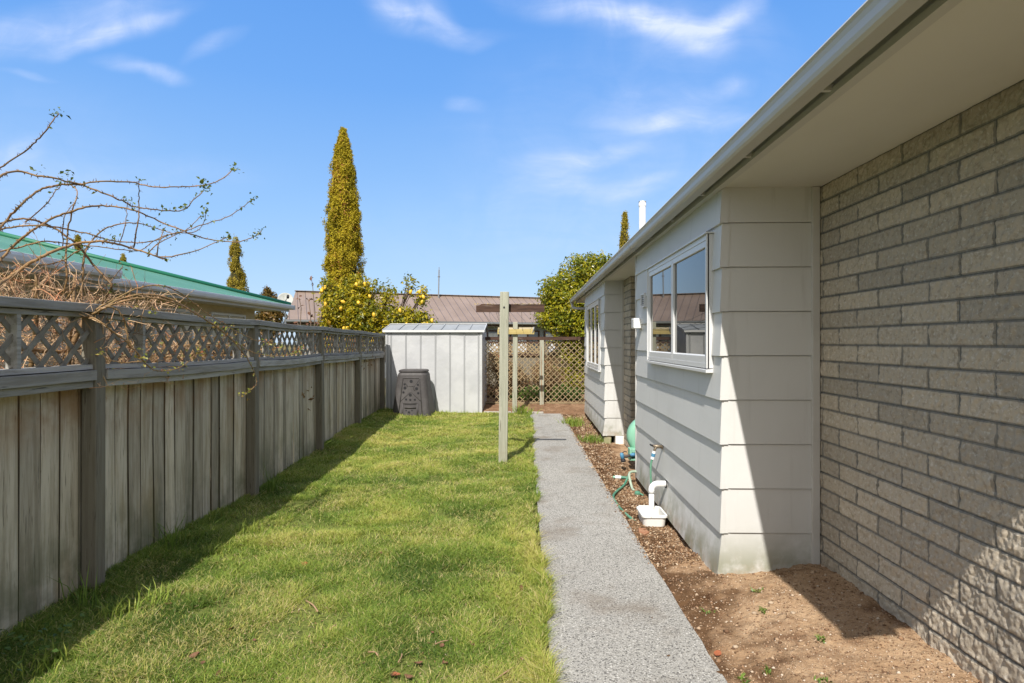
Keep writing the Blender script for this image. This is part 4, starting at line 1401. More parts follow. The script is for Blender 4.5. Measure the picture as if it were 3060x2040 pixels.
for xa in (1.2, 4.2, 7.4, 9.6, 11.2, 12.8, 14.6):
    mb = MB()
    wd = 1.35
    for p in ((xa, xa + .07, .95, 2.15), (xa + wd - .07, xa + wd, .95, 2.15), (xa + .07, xa + wd - .07, .95, 1.02), (xa + .07, xa + wd - .07, 2.08, 2.15), (xa + wd / 2 - .035, xa + wd / 2 + .035, 1.02, 2.08)):
        mb.box(p[0], p[1], .54, .62, p[2], p[3])
    wn = mb.build('window', M['brownwood'], bh_, local=True)
    mb = MB()
    mb.poly([(xa + .07, .59, 1.02), (xa + wd - .07, .59, 1.02), (xa + wd - .07, .59, 2.08), (xa + .07, .59, 2.08)])
    mb.build('pane', M['farglass'], wn, local=True)
    mb = MB()
    mb.box(xa + .12, xa + wd * .48, .575, .585, 1.04, 2.0)
    mb.build('curtain', M['curtain'], wn, local=True)
mast = thing('roof_mast', P(1311, 880, 31.5), 'thin dark aerial mast rising behind the brown roof', 'mast')
p0, p1 = Vector(P(1308, 1010, 32.5)), Vector(P(1312, 806, 32.5))
mb = MB()
mb.tube([p0, p1], .035, 8)
mb.tube([p1, p1 + Vector((0, 0, .15))], .02, 6)
mb.build('pole', M['greymetal'], mast)
mb = MB()
q0 = p0 + (p1 - p0) * .9
mb.tube([q0 - Vector((.06, 0, 0)), q0 + Vector((.06, 0, 0))], .03, 6)
mb.build('clamp', M['wire'], mast)

# ------------------------------------------------------------------ trees
LEAF_CYP = leafmat('cypress foliage', [(0, (.18, .155, .012)), (.4, (.40, .325, .020)), (.8, (.55, .43, .03)), (.93, (.46, .29, .05)), (1, (.46, .20, .07))], .35, .6, .2)
LEAF_CYP_FAR = leafmat('far cypress foliage', [(0, (.18, .15, .015)), (.5, (.33, .27, .03)), (1, (.42, .32, .05))], .35, .6, .2)
LEAF_LEMON = leafmat('citrus leaves', [(0, (.08, .11, .012)), (.3, (.20, .21, .014)), (.65, (.42, .35, .015)), (1, (.60, .45, .02))], .38, .4, .45)
LEAF_MAG = leafmat('glossy evergreen leaves', [(0, (.06, .10, .012)), (.35, (.21, .24, .016)), (.7, (.40, .36, .018)), (1, (.56, .45, .03))], .36, .32, .5)
LEAF_BRONZE = leafmat('bronze conifer foliage', [(0, (.06, .06, .015)), (.5, (.14, .095, .02)), (1, (.24, .13, .03))], .2, .6, .2)
LEAF_DRY = leafmat('dry shrub leaves', [(0, (.15, .085, .04)), (.4, (.28, .17, .08)), (.7, (.36, .25, .14)), (.85, (.16, .19, .04)), (1, (.40, .12, .06))], .3, .7, .2)
LEAF_LOW = leafmat('low green leaves', [(0, (.05, .10, .02)), (.6, (.13, .22, .035)), (1, (.26, .33, .06))], .35, .45, .4)
LEAF_ROSE = leafmat('young rose leaves', [(0, (.045, .075, .015)), (.5, (.16, .20, .03)), (.75, (.36, .34, .06)), (1, (.40, .14, .06))], .35, .45, .4)
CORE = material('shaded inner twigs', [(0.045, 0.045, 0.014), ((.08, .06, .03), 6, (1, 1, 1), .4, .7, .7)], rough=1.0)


def cypress(name, x, y, z0, h, rad, label, seed, mat, n, group=None, leaf=.085):
    """pencil conifer: a ribbed column of many small upright sprays"""
    rg = np.random.default_rng(seed)
    t = thing(name, (x, y, z0), label, 'conifer tree', group)
    prof = lambda s: rad * np.interp(s, [0, .1, .3, .5, .57, .63, .69, .75, .81, .87, .93, .97, 1], [.78, .9, 1.0, .97, .93, .87, .78, .70, .59, .50, .36, .17, .02])
    sprays = n // 9
    s = 1 - np.sqrt(rg.random(sprays) * .985 + .0004 * rg.random(sprays))
    s = np.clip(s + .0, 0, .995)
    ncl = max(90, int(sprays / 16))
    cs, ca = rg.random(ncl) ** 1.1, rg.random(ncl) * 2 * math.pi
    pick = rg.integers(ncl, size=sprays)
    crad = .10 + .07 * rg.random(ncl)
    cout = 1 + .13 * rg.normal(0, 1, ncl)
    ds, da = rg.normal(0, 1, sprays), rg.normal(0, 1, sprays)
    s = np.clip(cs[pick] + ds * crad[pick] * 1.1 / h, 0, .998)
    a = ca[pick] + da * crad[pick] * .55 / np.maximum(prof(cs[pick]), .08)
    bulge = cout[pick] - .10 * (ds ** 2 + da ** 2) * .5
    lob = 1 + .10 * np.sin(a * 7 + s * 13) + .20 * (pnoise(a * 2.2, s * h * 1.1, 1.0, seed) - .5) * 2 + .16 * (pnoise(a * 4, s * h * 3, 1.0, seed + 3) - .5) * 2
    r = prof(s) * (.5 * lob + .5) * bulge * (1 - .12 * rg.random(sprays) ** 2) + .015
    C = np.stack([x + r * np.cos(a), y + r * np.sin(a), z0 + s * h], 1)
    C[:, 0] += np.sin(s * 5) * rad * .05
    N = np.stack([np.cos(a), np.sin(a), np.full(sprays, .35)], 1)
    k = 9
    Pt = np.repeat(C, k, 0) + rg.normal(0, 1, (sprays * k, 3)) * np.array([.045, .045, .075]) * (leaf / .085)
    Nn = np.repeat(N, k, 0)
    V, q = leaves(Pt, Nn, leaf * (0.7 + .6 * rg.random(len(Pt))), .55, .75, 1.4, rg)
    patch = pnoise(a * 1.3, s * h * .8, 1.0, seed + 9)
    tnt = np.repeat(np.clip(.22 + .55 * rg.random(sprays) + .5 * (patch - .5) + np.where(rg.random(sprays) < .05, .5, 0), 0, 1), k)
    tnt = np.clip(tnt + rg.normal(0, .10, len(tnt)), 0, 1)
    bulk('crown', V, q, mat=mat, parent=t, tint=tnt)
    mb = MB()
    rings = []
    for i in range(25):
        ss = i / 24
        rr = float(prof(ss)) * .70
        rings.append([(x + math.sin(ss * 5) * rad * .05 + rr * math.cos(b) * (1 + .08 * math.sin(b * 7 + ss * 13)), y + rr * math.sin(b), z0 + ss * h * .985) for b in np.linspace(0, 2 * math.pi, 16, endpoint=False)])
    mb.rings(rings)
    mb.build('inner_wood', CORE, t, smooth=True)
    mb = MB()
    mb.tube([(x, y, -.2), (x, y, z0 + h * .2), (x, y, z0 + h * .9)], [rad * .24, rad * .18, rad * .03], 8)
    mb.build('trunk', M['bark'], t)
    return t


g0 = P(1028, 1000, 20)
cypress('tall_cypress', g0[0], g0[1], .5, P(1040, 392, 20)[2] - .5, .535, 'tall golden green pencil cypress rising behind the lemon tree', 31, LEAF_CYP, 110000, leaf=.062)
for px, py0, py1, d, wpx, label, sd_ in ((706, 900, 709, 33, 52, 'slim golden cypress just above the far end of the green roof', 41), (233, 800, 711, 30, 50, 'rounded cypress tip nearest the ridge showing above the middle of the green roof', 42),
                                         (369, 800, 763, 34, 32, 'smallest cypress tip peeping over the green roof', 43), (1868, 800, 640, 30, 38, 'narrow cypress spire beside the white flue above the house gutter', 44)):
    b = P(px, 1000, d)
    tz = P(px, py1, d)[2]
    cypress('slim_cypress', b[0], b[1], .6, tz - .6, wpx / 2 / FPX * d, label, sd_, LEAF_CYP_FAR, 20000, 'small cypresses in the distance', leaf=.085)


def crown(blobs, n, size, rg, mat, parent, name='crown', clump=.24, per=26, aspect=.45, sun_bias=True, jitter=.7):
    """leaf clumps scattered over and through a set of ellipsoids (x, y, z, rx, ry, rz)"""
    B = np.array(blobs)
    vol = B[:, 3] * B[:, 4] * B[:, 5]
    ncl = n // per
    idx = rg.choice(len(B), ncl, p=vol ** .7 / (vol ** .7).sum())
    D = unit(rg.normal(0, 1, (ncl, 3)))
    rr = (.55 + .45 * rg.random(ncl) ** .5) * (1 + .12 * rg.normal(0, 1, ncl))
    C = B[idx, :3] + D * B[idx, 3:6] * rr[:, None]
    cs = clump * (.55 + .8 * rg.random(ncl))
    off = unit(rg.normal(0, 1, (ncl * per, 3))) * (rg.random(ncl * per) ** .4)[:, None]
    Pt = np.repeat(C, per, 0) + off * np.repeat(cs, per)[:, None]
    Nn = unit(.6 * np.repeat(D, per, 0) + .6 * off + np.array([0, 0, .5]))
    V, q = leaves(Pt, Nn, size * (.7 + .6 * rg.random(len(Pt))), aspect, jitter, 0, rg)
    tn = np.clip(np.repeat(.15 + .7 * rg.random(ncl), per) + rg.normal(0, .17, len(Pt)), 0, 1)
    return bulk(name, V, q, mat=mat, parent=parent, tint=tn)


def limbs(root, blobs, r0, rg, parent, mat, extra=2, name='limb', trunk=True, fork=.35):
    root = Vector(root)
    top = Vector(np.mean([b[:3] for b in blobs], 0))
    f = root + (top - root) * fork
    if trunk:
        mb = MB()
        mb.tube([root - Vector((0, 0, .2)), root + (f - root) * .5 + Vector(rg.normal(0, .04, 3)), f], [r0, r0 * .85, r0 * .7], 9)
        mb.build('trunk', mat, parent, smooth=True)
    mb = MB()
    for b in blobs:
        c = Vector(b[:3])
        m = f + (c - f) * .5 + Vector(rg.normal(0, .10, 3))
        mb.tube([f, m, c], [r0 * .55, r0 * .38, r0 * .2], 7)
        for _ in range(extra * 3):
            e = c + Vector(rg.normal(0, 1, 3)).normalized() * float(np.mean(b[3:6])) * (.7 + .45 * rg.random())
            mb.tube([m + (c - m) * rg.random(), c + (e - c) * .5 + Vector(rg.normal(0, .05, 3)), e], [r0 * .16, r0 * .10, r0 * .04], 5)
    mb.build(name, mat, parent, smooth=True)


# lemon tree
rg = np.random.default_rng(51)
ld = 14.7
lem = thing('lemon_tree', (P(1110, 1000, ld)[0], ld, 0), 'yellow green lemon tree with ripe fruit behind the fence and shed', 'fruit tree')


def blobpx(px, py, d, rpx, rz=None, ry=None):
    p = P(px, py, d)
    r = rpx / FPX * d
    return (p[0], p[1], p[2], r, ry or r, (rz / FPX * d) if rz else r)


lb = [blobpx(1030, 920, ld, 64, 62), blobpx(1005, 985, ld, 50, 50), blobpx(1085, 950, ld - .2, 60, 55), blobpx(1105, 868, ld, 26, 36), blobpx(1158, 890, ld, 22, 42), blobpx(1185, 955, ld, 52, 38), blobpx(1222, 862, ld, 11, 34), blobpx(1258, 888, ld, 15, 26),
      blobpx(1130, 990, ld, 70, 30), blobpx(1235, 955, ld, 36, 30), blobpx(1280, 962, ld, 24, 16), blobpx(980, 860, ld, 22, 26), blobpx(1060, 860, ld, 30, 30), blobpx(1200, 985, ld, 60, 26)]
crown(lb, 16000, .088, rg, LEAF_LEMON, lem, clump=.17, per=14, aspect=.5)
limbs((P(1110, 1000, ld)[0], P(1110, 1000, ld)[1], 0), lb, .07, rg, lem, M['bark'], 3)
M['lemon'] = material('ripe lemon', [(0.72, 0.42, 0.03), ((.74, .52, .06), 6, (1, 1, 1), .4, .7, .6)], rough=0.4, spec=0.4)
fruit0 = None
for k in range(28):
    b = lb[rg.integers(len(lb))]
    d = rg.normal(0, 1, 3)
    d[1] = -abs(d[1]) - .2
    d = d / np.linalg.norm(d)
    p = np.array(b[:3]) + d * np.array(b[3:6]) * (.5 + .5 * rg.random())
    p[1] = min(p[1], b[1] - .8 * b[4]) + .04 - .14 * rg.random()
    if fruit0 is None:
        mb = MB()
        rings = []
        for i in range(9):
            th = math.pi * i / 8
            rr = .039 * math.sin(th) ** .8 + .0015
            zz = -.056 * math.cos(th) + (.006 if i == 8 else -.006 if i == 0 else 0)
            rings.append([(rr * math.cos(a), rr * math.sin(a), zz) for a in np.linspace(0, 2 * math.pi, 10, endpoint=False)])
        mb.rings(rings)
        fruit0 = mb.build('lemon', M['lemon'], lem, smooth=True)
        o = fruit0
    else:
        o = fruit0.copy()
        COL.objects.link(o)
        o.parent = lem
        o.matrix_parent_inverse = fruit0.matrix_parent_inverse.copy()
    o.location = p
    o.rotation_euler = (rg.normal(0, .4), rg.normal(0, .4), 0)

# broad evergreen by the house corner
rg = np.random.default_rng(52)
md = 17.6
mag = thing('evergreen_tree', (P(1720, 1000, md)[0], P(1720, 1000, md)[1], 0), 'rounded glossy yellow green evergreen tree beyond the trellis at the end of the house', 'tree')
mbb = [blobpx(1660, 870, md, 46, 50), blobpx(1700, 905, md, 70, 66), blobpx(1735, 830, md, 56, 56), blobpx(1778, 812, md, 52, 46), blobpx(1640, 948, md, 36, 34), blobpx(1690, 965, md - .2, 54, 40), blobpx(1735, 968, md - .3, 52, 54), blobpx(1780, 900, md + .3, 70, 80),
       blobpx(1720, 1040, md, 50, 40), blobpx(1730, 1130, md, 46, 56), blobpx(1790, 1050, md + .4, 60, 80), blobpx(1812, 830, md + .4, 44, 50), blobpx(1750, 905, md, 60, 60)]
crown(mbb, 36000, .092, rg, LEAF_MAG, mag, clump=.23, per=34, aspect=.45)
crown([(b[0] + rg.normal(0, .12), b[1], b[2] + .10, b[3] * 1.12, b[4] * 1.1, b[5] * 1.15) for b in mbb], 4200, .10, rg, LEAF_MAG, mag, name='shoots', clump=.13, per=9, aspect=.4)
limbs((P(1740, 1000, md)[0], P(1740, 1000, md)[1], 0), mbb, .11, rg, mag, M['bark'], 2)

# small bronze conifer past the green roof
rg = np.random.default_rng(53)
bd = 24.0
bc = thing('bronze_conifer', (P(806, 1000, bd)[0], bd, 0), 'small bronze conifer in layered tiers beside the satellite dish', 'conifer tree')
bb = [blobpx(795, 868, bd, 8, 10), blobpx(800, 880, bd, 18, 8), blobpx(808, 892, bd, 28, 7), blobpx(804, 906, bd, 30, 9), blobpx(806, 925, bd, 36, 10), blobpx(808, 944, bd, 46, 12), blobpx(806, 965, bd, 40, 16), blobpx(806, 990, bd, 34, 16)]
crown(bb, 7000, .10, rg, LEAF_BRONZE, bc, clump=.13, per=12, aspect=.4)
limbs((P(806, 1000, bd)[0], P(806, 1000, bd)[1], 0), bb, .08, rg, bc, M['bark'], 1)
rg = np.random.default_rng(54)
LEAF_PALE = leafmat('pale distant foliage', [(0, (.13, .16, .08)), (.6, (.22, .25, .13)), (1, (.30, .32, .18))], .3, .7, .2)
pb = thing('distant_bush', (P(742, 1000, 34)[0], 34, 0), 'pale green distant bush in the gap under the green eave', 'bush')
bb = [blobpx(738, 950, 34, 16, 18), blobpx(762, 958, 34, 20, 14), blobpx(745, 985, 34, 36, 24)]
crown(bb, 2500, .13, rg, LEAF_PALE, pb, clump=.25, per=12)
limbs((P(742, 1000, 34)[0], P(742, 1000, 34)[1], 0), bb, .07, rg, pb, M['bark'], 1)

# shrubs along the far side of the fence, seen through its lattice
for k, (sx, sy, sz, rr, lbl) in enumerate(((-3.9, 6.6, .95, .55, 'dry reddish shrub behind the second lattice panel from the rose'), (-4.1, 8.3, 1.0, .6, 'mixed brown and green shrub behind the middle of the fence'), (-4.0, 9.7, 1.0, .6, 'pinkish brown shrub behind the lattice near the bronze conifer'),
                                           (-4.1, 11.2, 1.05, .65, 'rusty shrub behind the fence in front of the lemon tree'), (-4.0, 12.6, 1.1, .6, 'leafy shrub behind the last fence panel beside the shed'))):
    rg = np.random.default_rng(60 + k)
    s = thing('garden_shrub', (sx, sy, 0), lbl, 'shrub', 'shrubs behind the paling fence')
    bl = [(sx + rg.normal(0, .25), sy + rg.normal(0, .45), sz + rg.normal(0, .18), rr * .75, rr, rr * .7) for _ in range(5)]
    crown(bl, 2600, .07, rg, LEAF_DRY if k < 4 else LEAF_LEMON, s, name='foliage', clump=.2, per=10)
    limbs((sx, sy, 0), bl, .03, rg, s, M['cane'], 4, 'stems', trunk=False, fork=.2)

# hydrangea stalks standing above the fence left of the lemon tree
hs = thing('bare_stalks', (P(936, 1000, 12.6)[0], 12.5, 0), 'thin reddish bare stalks with a few brown leaves left of the lemon tree', 'plant')
rg = np.random.default_rng(71)
mb = MB()
tips = []
for pts in (((938, 1010), (940, 960), (938, 900), (934, 850), (930, 830)), ((896, 1010), (898, 960), (900, 920), (894, 890)), ((930, 1010), (928, 940), (922, 895)), ((944, 1005), (950, 960), (962, 945)), ((900, 1010), (896, 985), (888, 960)), ((918, 1010), (920, 970))):
    q = [P(a, b, 12.6 + .1 * i) for i, (a, b) in enumerate(pts)]
    mb.tube(q, [.012, .010, .009, .007, .005][:len(q)], 6)
    tips += [q[-1]] * 3 + [q[-2]] * 2
mb.build('stem', M['bark'], hs)
tp = np.array(tips) + rg.normal(0, .04, (len(tips), 3))
V, q = leaves(tp, np.tile([[0, -.5, .7]], (len(tp), 1)), .10, .6, .6, 0, rg)
bulk('leaves', V, q, mat=M['leaflitter'], parent=hs)

# plants behind the trellis
for k, (px, d, z, rx_, rz2, mt, n, lbl) in enumerate(((1520, 15.6, .55, .55, .45, LEAF_DRY, 5200, 'tangled brown dried shrub behind the trellis posts'), (1615, 15.9, .60, .50, .50, LEAF_DRY, 5200, 'dry tawny shrub behind the middle of the trellis'), (1470, 15.8, .5, .45, .5, LEAF_DRY, 3200, 'dry shrub behind the trellis next to the shed'),
                                                  (1590, 15.0, .22, .35, .16, LEAF_LOW, 1500, 'low dark green plant at the foot of the trellis'), (1690, 15.1, .25, .32, .2, LEAF_LOW, 1500, 'bright leafy plant at the trellis foot beneath the evergreen tree'))):
    rg = np.random.default_rng(80 + k)
    x, y, _ = P(px, 1100, d)
    s = thing('garden_shrub', (x, y, .1), lbl, 'shrub', 'plants behind the trellis')
    bl = [(x + rg.normal(0, rx_ * .5), y + rg.normal(0, .2), z + rg.normal(0, rz2 * .35), rx_ * .6, .35, rz2 * .6) for _ in range(5)]
    crown(bl, n, .06 if mt is LEAF_DRY else .085, rg, mt, s, name='foliage', clump=.14, per=10)
    limbs((x, y, .05), bl, .022, rg, s, M['cane'], 7 if mt is LEAF_DRY else 2, 'stems', trunk=False, fork=.15)

# ------------------------------------------------------------------ the climbing rose over the fence
rg = np.random.default_rng(91)
rose = thing('climbing_rose', (-2.95, 3.8, 0), 'thorny climbing rose with long bare arching canes over the left fence', 'rose bush')
Z1 = lambda pts: [(x / 2.6133, y / 2.6133 + 300) for x, y in pts]
Z2 = lambda pts: [(x / 2.6133, y / 2.6133 + 850) for x, y in pts]
UP = [  # outline of each long cane, start and end distance, thick and thin radius
    ([(-60, 560), (0, 525), (90, 465), (190, 400), (255, 340), (310, 290), (380, 215), (415, 150), (460, 105)], 3.2, 3.0, .0055, .003),
    ([(-70, 690), (0, 590), (95, 555), (200, 558), (290, 590), (400, 600), (490, 622), (560, 640), (640, 652), (700, 640), (830, 632), (950, 635), (1050, 640), (1100, 655), (1200, 672), (1290, 678), (1400, 672), (1480, 672), (1550, 665), (1600, 660), (1680, 635), (1750, 600), (1800, 560), (1825, 520)], 3.3, 4.2, .0075, .0035),
    ([(-60, 1080), (0, 1000), (40, 950), (90, 890), (140, 840), (190, 790), (240, 745), (310, 700), (380, 675), (460, 660), (540, 655), (620, 655), (680, 675), (760, 705), (850, 740), (930, 775), (970, 785), (1020, 820), (1080, 835), (1150, 842), (1230, 855), (1330, 862), (1400, 860), (1460, 835), (1500, 790), (1540, 750), (1590, 710)], 3.4, 4.0, .0085, .0035),
    ([(-40, 1300), (30, 1215), (100, 1140), (180, 1070), (250, 1015), (330, 965), (400, 925), (470, 895), (550, 870), (640, 840), (720, 825), (800, 820), (900, 830), (1000, 845), (1080, 870), (1150, 900), (1230, 935), (1310, 970), (1400, 1000), (1470, 1035), (1550, 1060), (1640, 1085), (1740, 1100), (1840, 1105), (1900, 1095), (1960, 1070), (2010, 1050), (2040, 1020)], 3.5, 4.6, .0095, .0035),
    ([(-40, 970), (0, 960), (60, 940), (150, 925), (240, 930), (330, 955), (400, 985), (470, 1025), (530, 1070), (590, 1115), (650, 1180), (720, 1270), (800, 1360), (870, 1440), (850, 1500), (760, 1640)], 3.6, 3.9, .006, .009),
    ([(-40, 1040), (0, 1010), (80, 990), (200, 980), (320, 975), (430, 990), (530, 1005), (620, 1025), (700, 1040), (780, 1070), (850, 1090), (930, 1100), (1010, 1105), (1090, 1110), (1170, 1100), (1250, 1080), (1330, 1045), (1420, 1025), (1500, 1000), (1580, 970), (1650, 950), (1730, 925), (1800, 895), (1870, 850), (1920, 815), (1975, 770)], 3.5, 4.5, .0065, .003),
    ([(-50, 1470), (0, 1430), (60, 1390), (150, 1330), (250, 1260), (350, 1210), (450, 1165), (560, 1130), (650, 1110), (750, 1100), (830, 1103), (920, 1120), (1000, 1145), (1080, 1170), (1150, 1190), (1220, 1220), (1300, 1240)], 3.3, 4.0, .0125, .006),
    ([(1220, 1218), (1310, 1220), (1410, 1200), (1510, 1180), (1600, 1145), (1700, 1100), (1790, 1065)], 4.0, 4.3, .0055, .003),
    ([(1045, 1150), (1060, 1050), (1080, 940), (1088, 850), (1085, 760), (1083, 680), (1090, 610)], 4.0, 3.9, .006, .003),
    ([(930, 1130), (965, 1020), (985, 920), (990, 840), (1000, 780)], 4.1, 4.0, .004, .002),
    ([(700, 1640), (660, 1500), (600, 1440), (500, 1560), (520, 1400), (515, 1250), (520, 1130), (530, 1000), (555, 900), (575, 820), (600, 750), (595, 690), (540, 655)][2:], 3.8, 3.9, .008, .0035),
    ([(490, 1140), (490, 1010), (500, 920), (545, 840), (580, 800)], 3.9, 3.9, .004, .0025),
    ([(200, 950), (240, 915), (330, 840), (390, 770), (440, 700), (480, 660)], 3.7, 3.8, .0045, .003),
    ([(640, 1320), (660, 1200), (690, 1130), (750, 1060), (820, 1000), (890, 975), (980, 955), (1080, 960), (1180, 985), (1280, 1015), (1350, 1040)], 4.0, 4.3, .007, .003),
    ([(-30, 1190), (0, 1180), (130, 1150), (250, 1120), (330, 1100), (450, 1105), (560, 1120), (660, 1130), (760, 1140), (900, 1160), (1000, 1170), (1100, 1170), (1180, 1110), (1270, 1060), (1400, 1030)], 3.5, 4.3, .006, .003),
    ([(1160, 1185), (1220, 1130), (1280, 1090), (1370, 1050), (1450, 1010), (1510, 960), (1570, 900)], 4.1, 4.3, .0045, .0025),
    ([(1400, 1030), (1500, 1030), (1560, 1000), (1600, 930), (1610, 850)], 4.3, 4.3, .004, .002),
    ([(1225, 1215), (1230, 1150), (1250, 1080), (1290, 985)], 4.0, 4.1, .0055, .003),
    ([(300, 1290), (420, 1270), (510, 1240), (580, 1190), (640, 1160)], 3.7, 3.8, .005, .004),
    ([(640, 1640), (640, 1480), (650, 1330), (655, 1230), (690, 1140)], 3.7, 3.9, .008, .005),
    ([(700, 1630), (740, 1540), (800, 1470), (870, 1400), (930, 1330), (960, 1290)], 3.8, 4.2, .006, .003),
]
LOW = [
    ([(690, 240), (740, 200), (830, 150), (930, 100), (1030, 50), (1120, 15), (1220, 5), (1310, 20), (1400, 60), (1470, 110), (1560, 180), (1640, 240), (1740, 300), (1830, 355), (1920, 400), (2010, 440), (2070, 450)], .007, .003),
    ([(700, 240), (800, 190), (900, 130), (1000, 95), (1100, 80), (1200, 80), (1300, 105), (1400, 145), (1470, 190), (1560, 240), (1630, 290), (1700, 340), (1780, 400), (1850, 460), (1910, 500), (1980, 530), (2060, 550), (2140, 560), (2230, 550), (2330, 540)], .0085, .003),
    ([(720, 235), (820, 180), (900, 150), (1000, 120), (1100, 105), (1200, 105), (1320, 130), (1420, 165), (1500, 210), (1600, 270), (1680, 320), (1740, 370), (1810, 430), (1870, 500), (1920, 560), (1950, 610), (1980, 670), (2000, 720), (2000, 780), (1960, 820), (1910, 855)], .008, .003),
    ([(640, 255), (720, 260), (800, 300), (860, 350), (920, 400), (980, 440), (1020, 490), (1070, 530), (1110, 590), (1160, 640), (1220, 670), (1290, 675), (1370, 660), (1440, 625), (1510, 570), (1580, 515)], .007, .0025),
    ([(820, 170), (880, 180), (940, 220), (975, 290), (990, 380), (1010, 450), (1050, 510), (1090, 550), (1110, 595)], .006, .004),
    ([(1110, 598), (1000, 610), (900, 600), (830, 580), (790, 530)], .004, .002),
    ([(880, 150), (1000, 155), (1100, 165), (1180, 175), (1200, 215)], .0035, .002),
]
thorn_src = []
leafpts, leaftint = [], []
canes = []
for pts, d0, d1, r0, r1 in UP:
    z = Z1(pts)
    n = len(z)
    canes.append(([P(x, y, d0 + (d1 - d0) * i / (n - 1) + .05 * math.sin(i * 1.3 + d0 * 7)) for i, (x, y) in enumerate(z)], r0, r1, d0))
for k, (pts, r0, r1) in enumerate(LOW):
    z = Z2(pts)
    canes.append(([PX(x, y, np.interp(x, [240, 300, 500, 770, 900], [-2.74, -2.60, -2.45, -2.36, -2.28]) + .02 * k) for x, y in z], r0, r1, 20 + k))


def spline(pts, m=4):
    p = [Vector(a) for a in pts]
    p = [p[0] * 2 - p[1]] + p + [p[-1] * 2 - p[-2]]
    out = []
    for i in range(1, len(p) - 2):
        for k in range(m):
            t = k / m
            a, b, c, d = p[i - 1], p[i], p[i + 1], p[i + 2]
            out.append(.5 * (2 * b + (c - a) * t + (2 * a - 5 * b + 4 * c - d) * t * t + (3 * b - a - 3 * c + d) * t ** 3))
    out.append(p[-2])
    return out


for pts, r0, r1, sd_ in canes:
    sp_ = spline(pts, 3)
    n = len(sp_)
    sp_ = [p + Vector(rg.normal(0, .0016, 3)) for p in sp_]
    rad = [.82 * (r0 + (r1 - r0) * i / (n - 1)) for i in range(n)]
    mb = MB()
    mb.cur = .45 + .4 * rg.random() if sd_ >= 20 else .15 + .45 * rg.random()
    mb.tube(sp_, rad, 6)
    for i in range(1, n - 1):
        for _ in range(2 if rg.random() < .6 else 1):
            d = Vector(rg.normal(0, 1, 3)).normalized()
            b = sp_[i] + (sp_[i + 1] - sp_[i]) * rg.random()
            ln = .010 + .010 * rg.random()
            mb.tube([b, b + d * (rad[i] + ln * .4), b + d * (rad[i] + ln)], [rad[i] * .6, rad[i] * .35, .0004], 4, cap=False)
    mb.build('cane', M['cane'], rose, smooth=True)
    # buds and first leaves along the outer part
    for i in range(n // 3, n):
        if rg.random() < (.10 if sd_ < 20 else .30):
            k = 1 + int(rg.random() * 3)
            leafpts += [sp_[i] + Vector(rg.normal(0, .012, 3)) for _ in range(k)]
            leaftint += [(.35 if sd_ < 20 else .72) + rg.normal(0, .15) for _ in range(k)]
    k = 5 if sd_ < 20 else 9
    leafpts += [sp_[-1] + Vector(rg.normal(0, .020, 3)) for _ in range(k)]
    leaftint += [(.28 if sd_ < 20 else .7) + rg.normal(0, .15) for _ in range(k)]
for lst, f, d, c in (([(1600, 640), (1585, 625), (1625, 650), (1610, 690), (1620, 715), (1580, 665), (1830, 535), (1840, 520), (1860, 545), (520, 580), (505, 600), (545, 575), (525, 610), (290, 556), (1580, 885), (1560, 880), (1000, 775), (850, 1065), (880, 1075), (1280, 840), (1370, 835), (1430, 825), (1775, 1055), (1790, 1070), (1725, 1080), (2010, 1045), (2050, 1010), (1990, 1060), (2000, 1075), (1975, 765), (420, 88), (405, 85)], Z1, 4.05, .3),
                     ([(2120, 465), (2160, 475), (2100, 460), (2140, 485), (2180, 480), (2330, 520), (2310, 530), (2345, 505), (2290, 545), (1800, 320), (1780, 370), (1640, 285), (1960, 820), (1920, 850), (1280, 660), (1590, 515), (785, 525), (1090, 540), (1445, 635), (1730, 330)], Z2, 0, .75)):
    for (x, y) in f(lst):
        for _ in range(5):
            base = Vector(P(x, y, 3.2 + x / 800 * 1.0)) if d else Vector(PX(x, y, np.interp(x, [240, 500, 770, 900], [-2.70, -2.45, -2.34, -2.26])))
            leafpts.append(base + Vector(rg.normal(0, .016, 3)))
            leaftint.append(c + rg.normal(0, .18))
lp = np.array([tuple(p) for p in leafpts])
V, q = leaves(lp, np.tile([[0, -.3, .8]], (len(lp), 1)), .024 * (.6 + .8 * rg.random(len(lp))), .6, .8, 0, rg)
bulk('leaves', V, q, mat=LEAF_ROSE, parent=rose, tint=np.clip(leaftint, 0, 1))
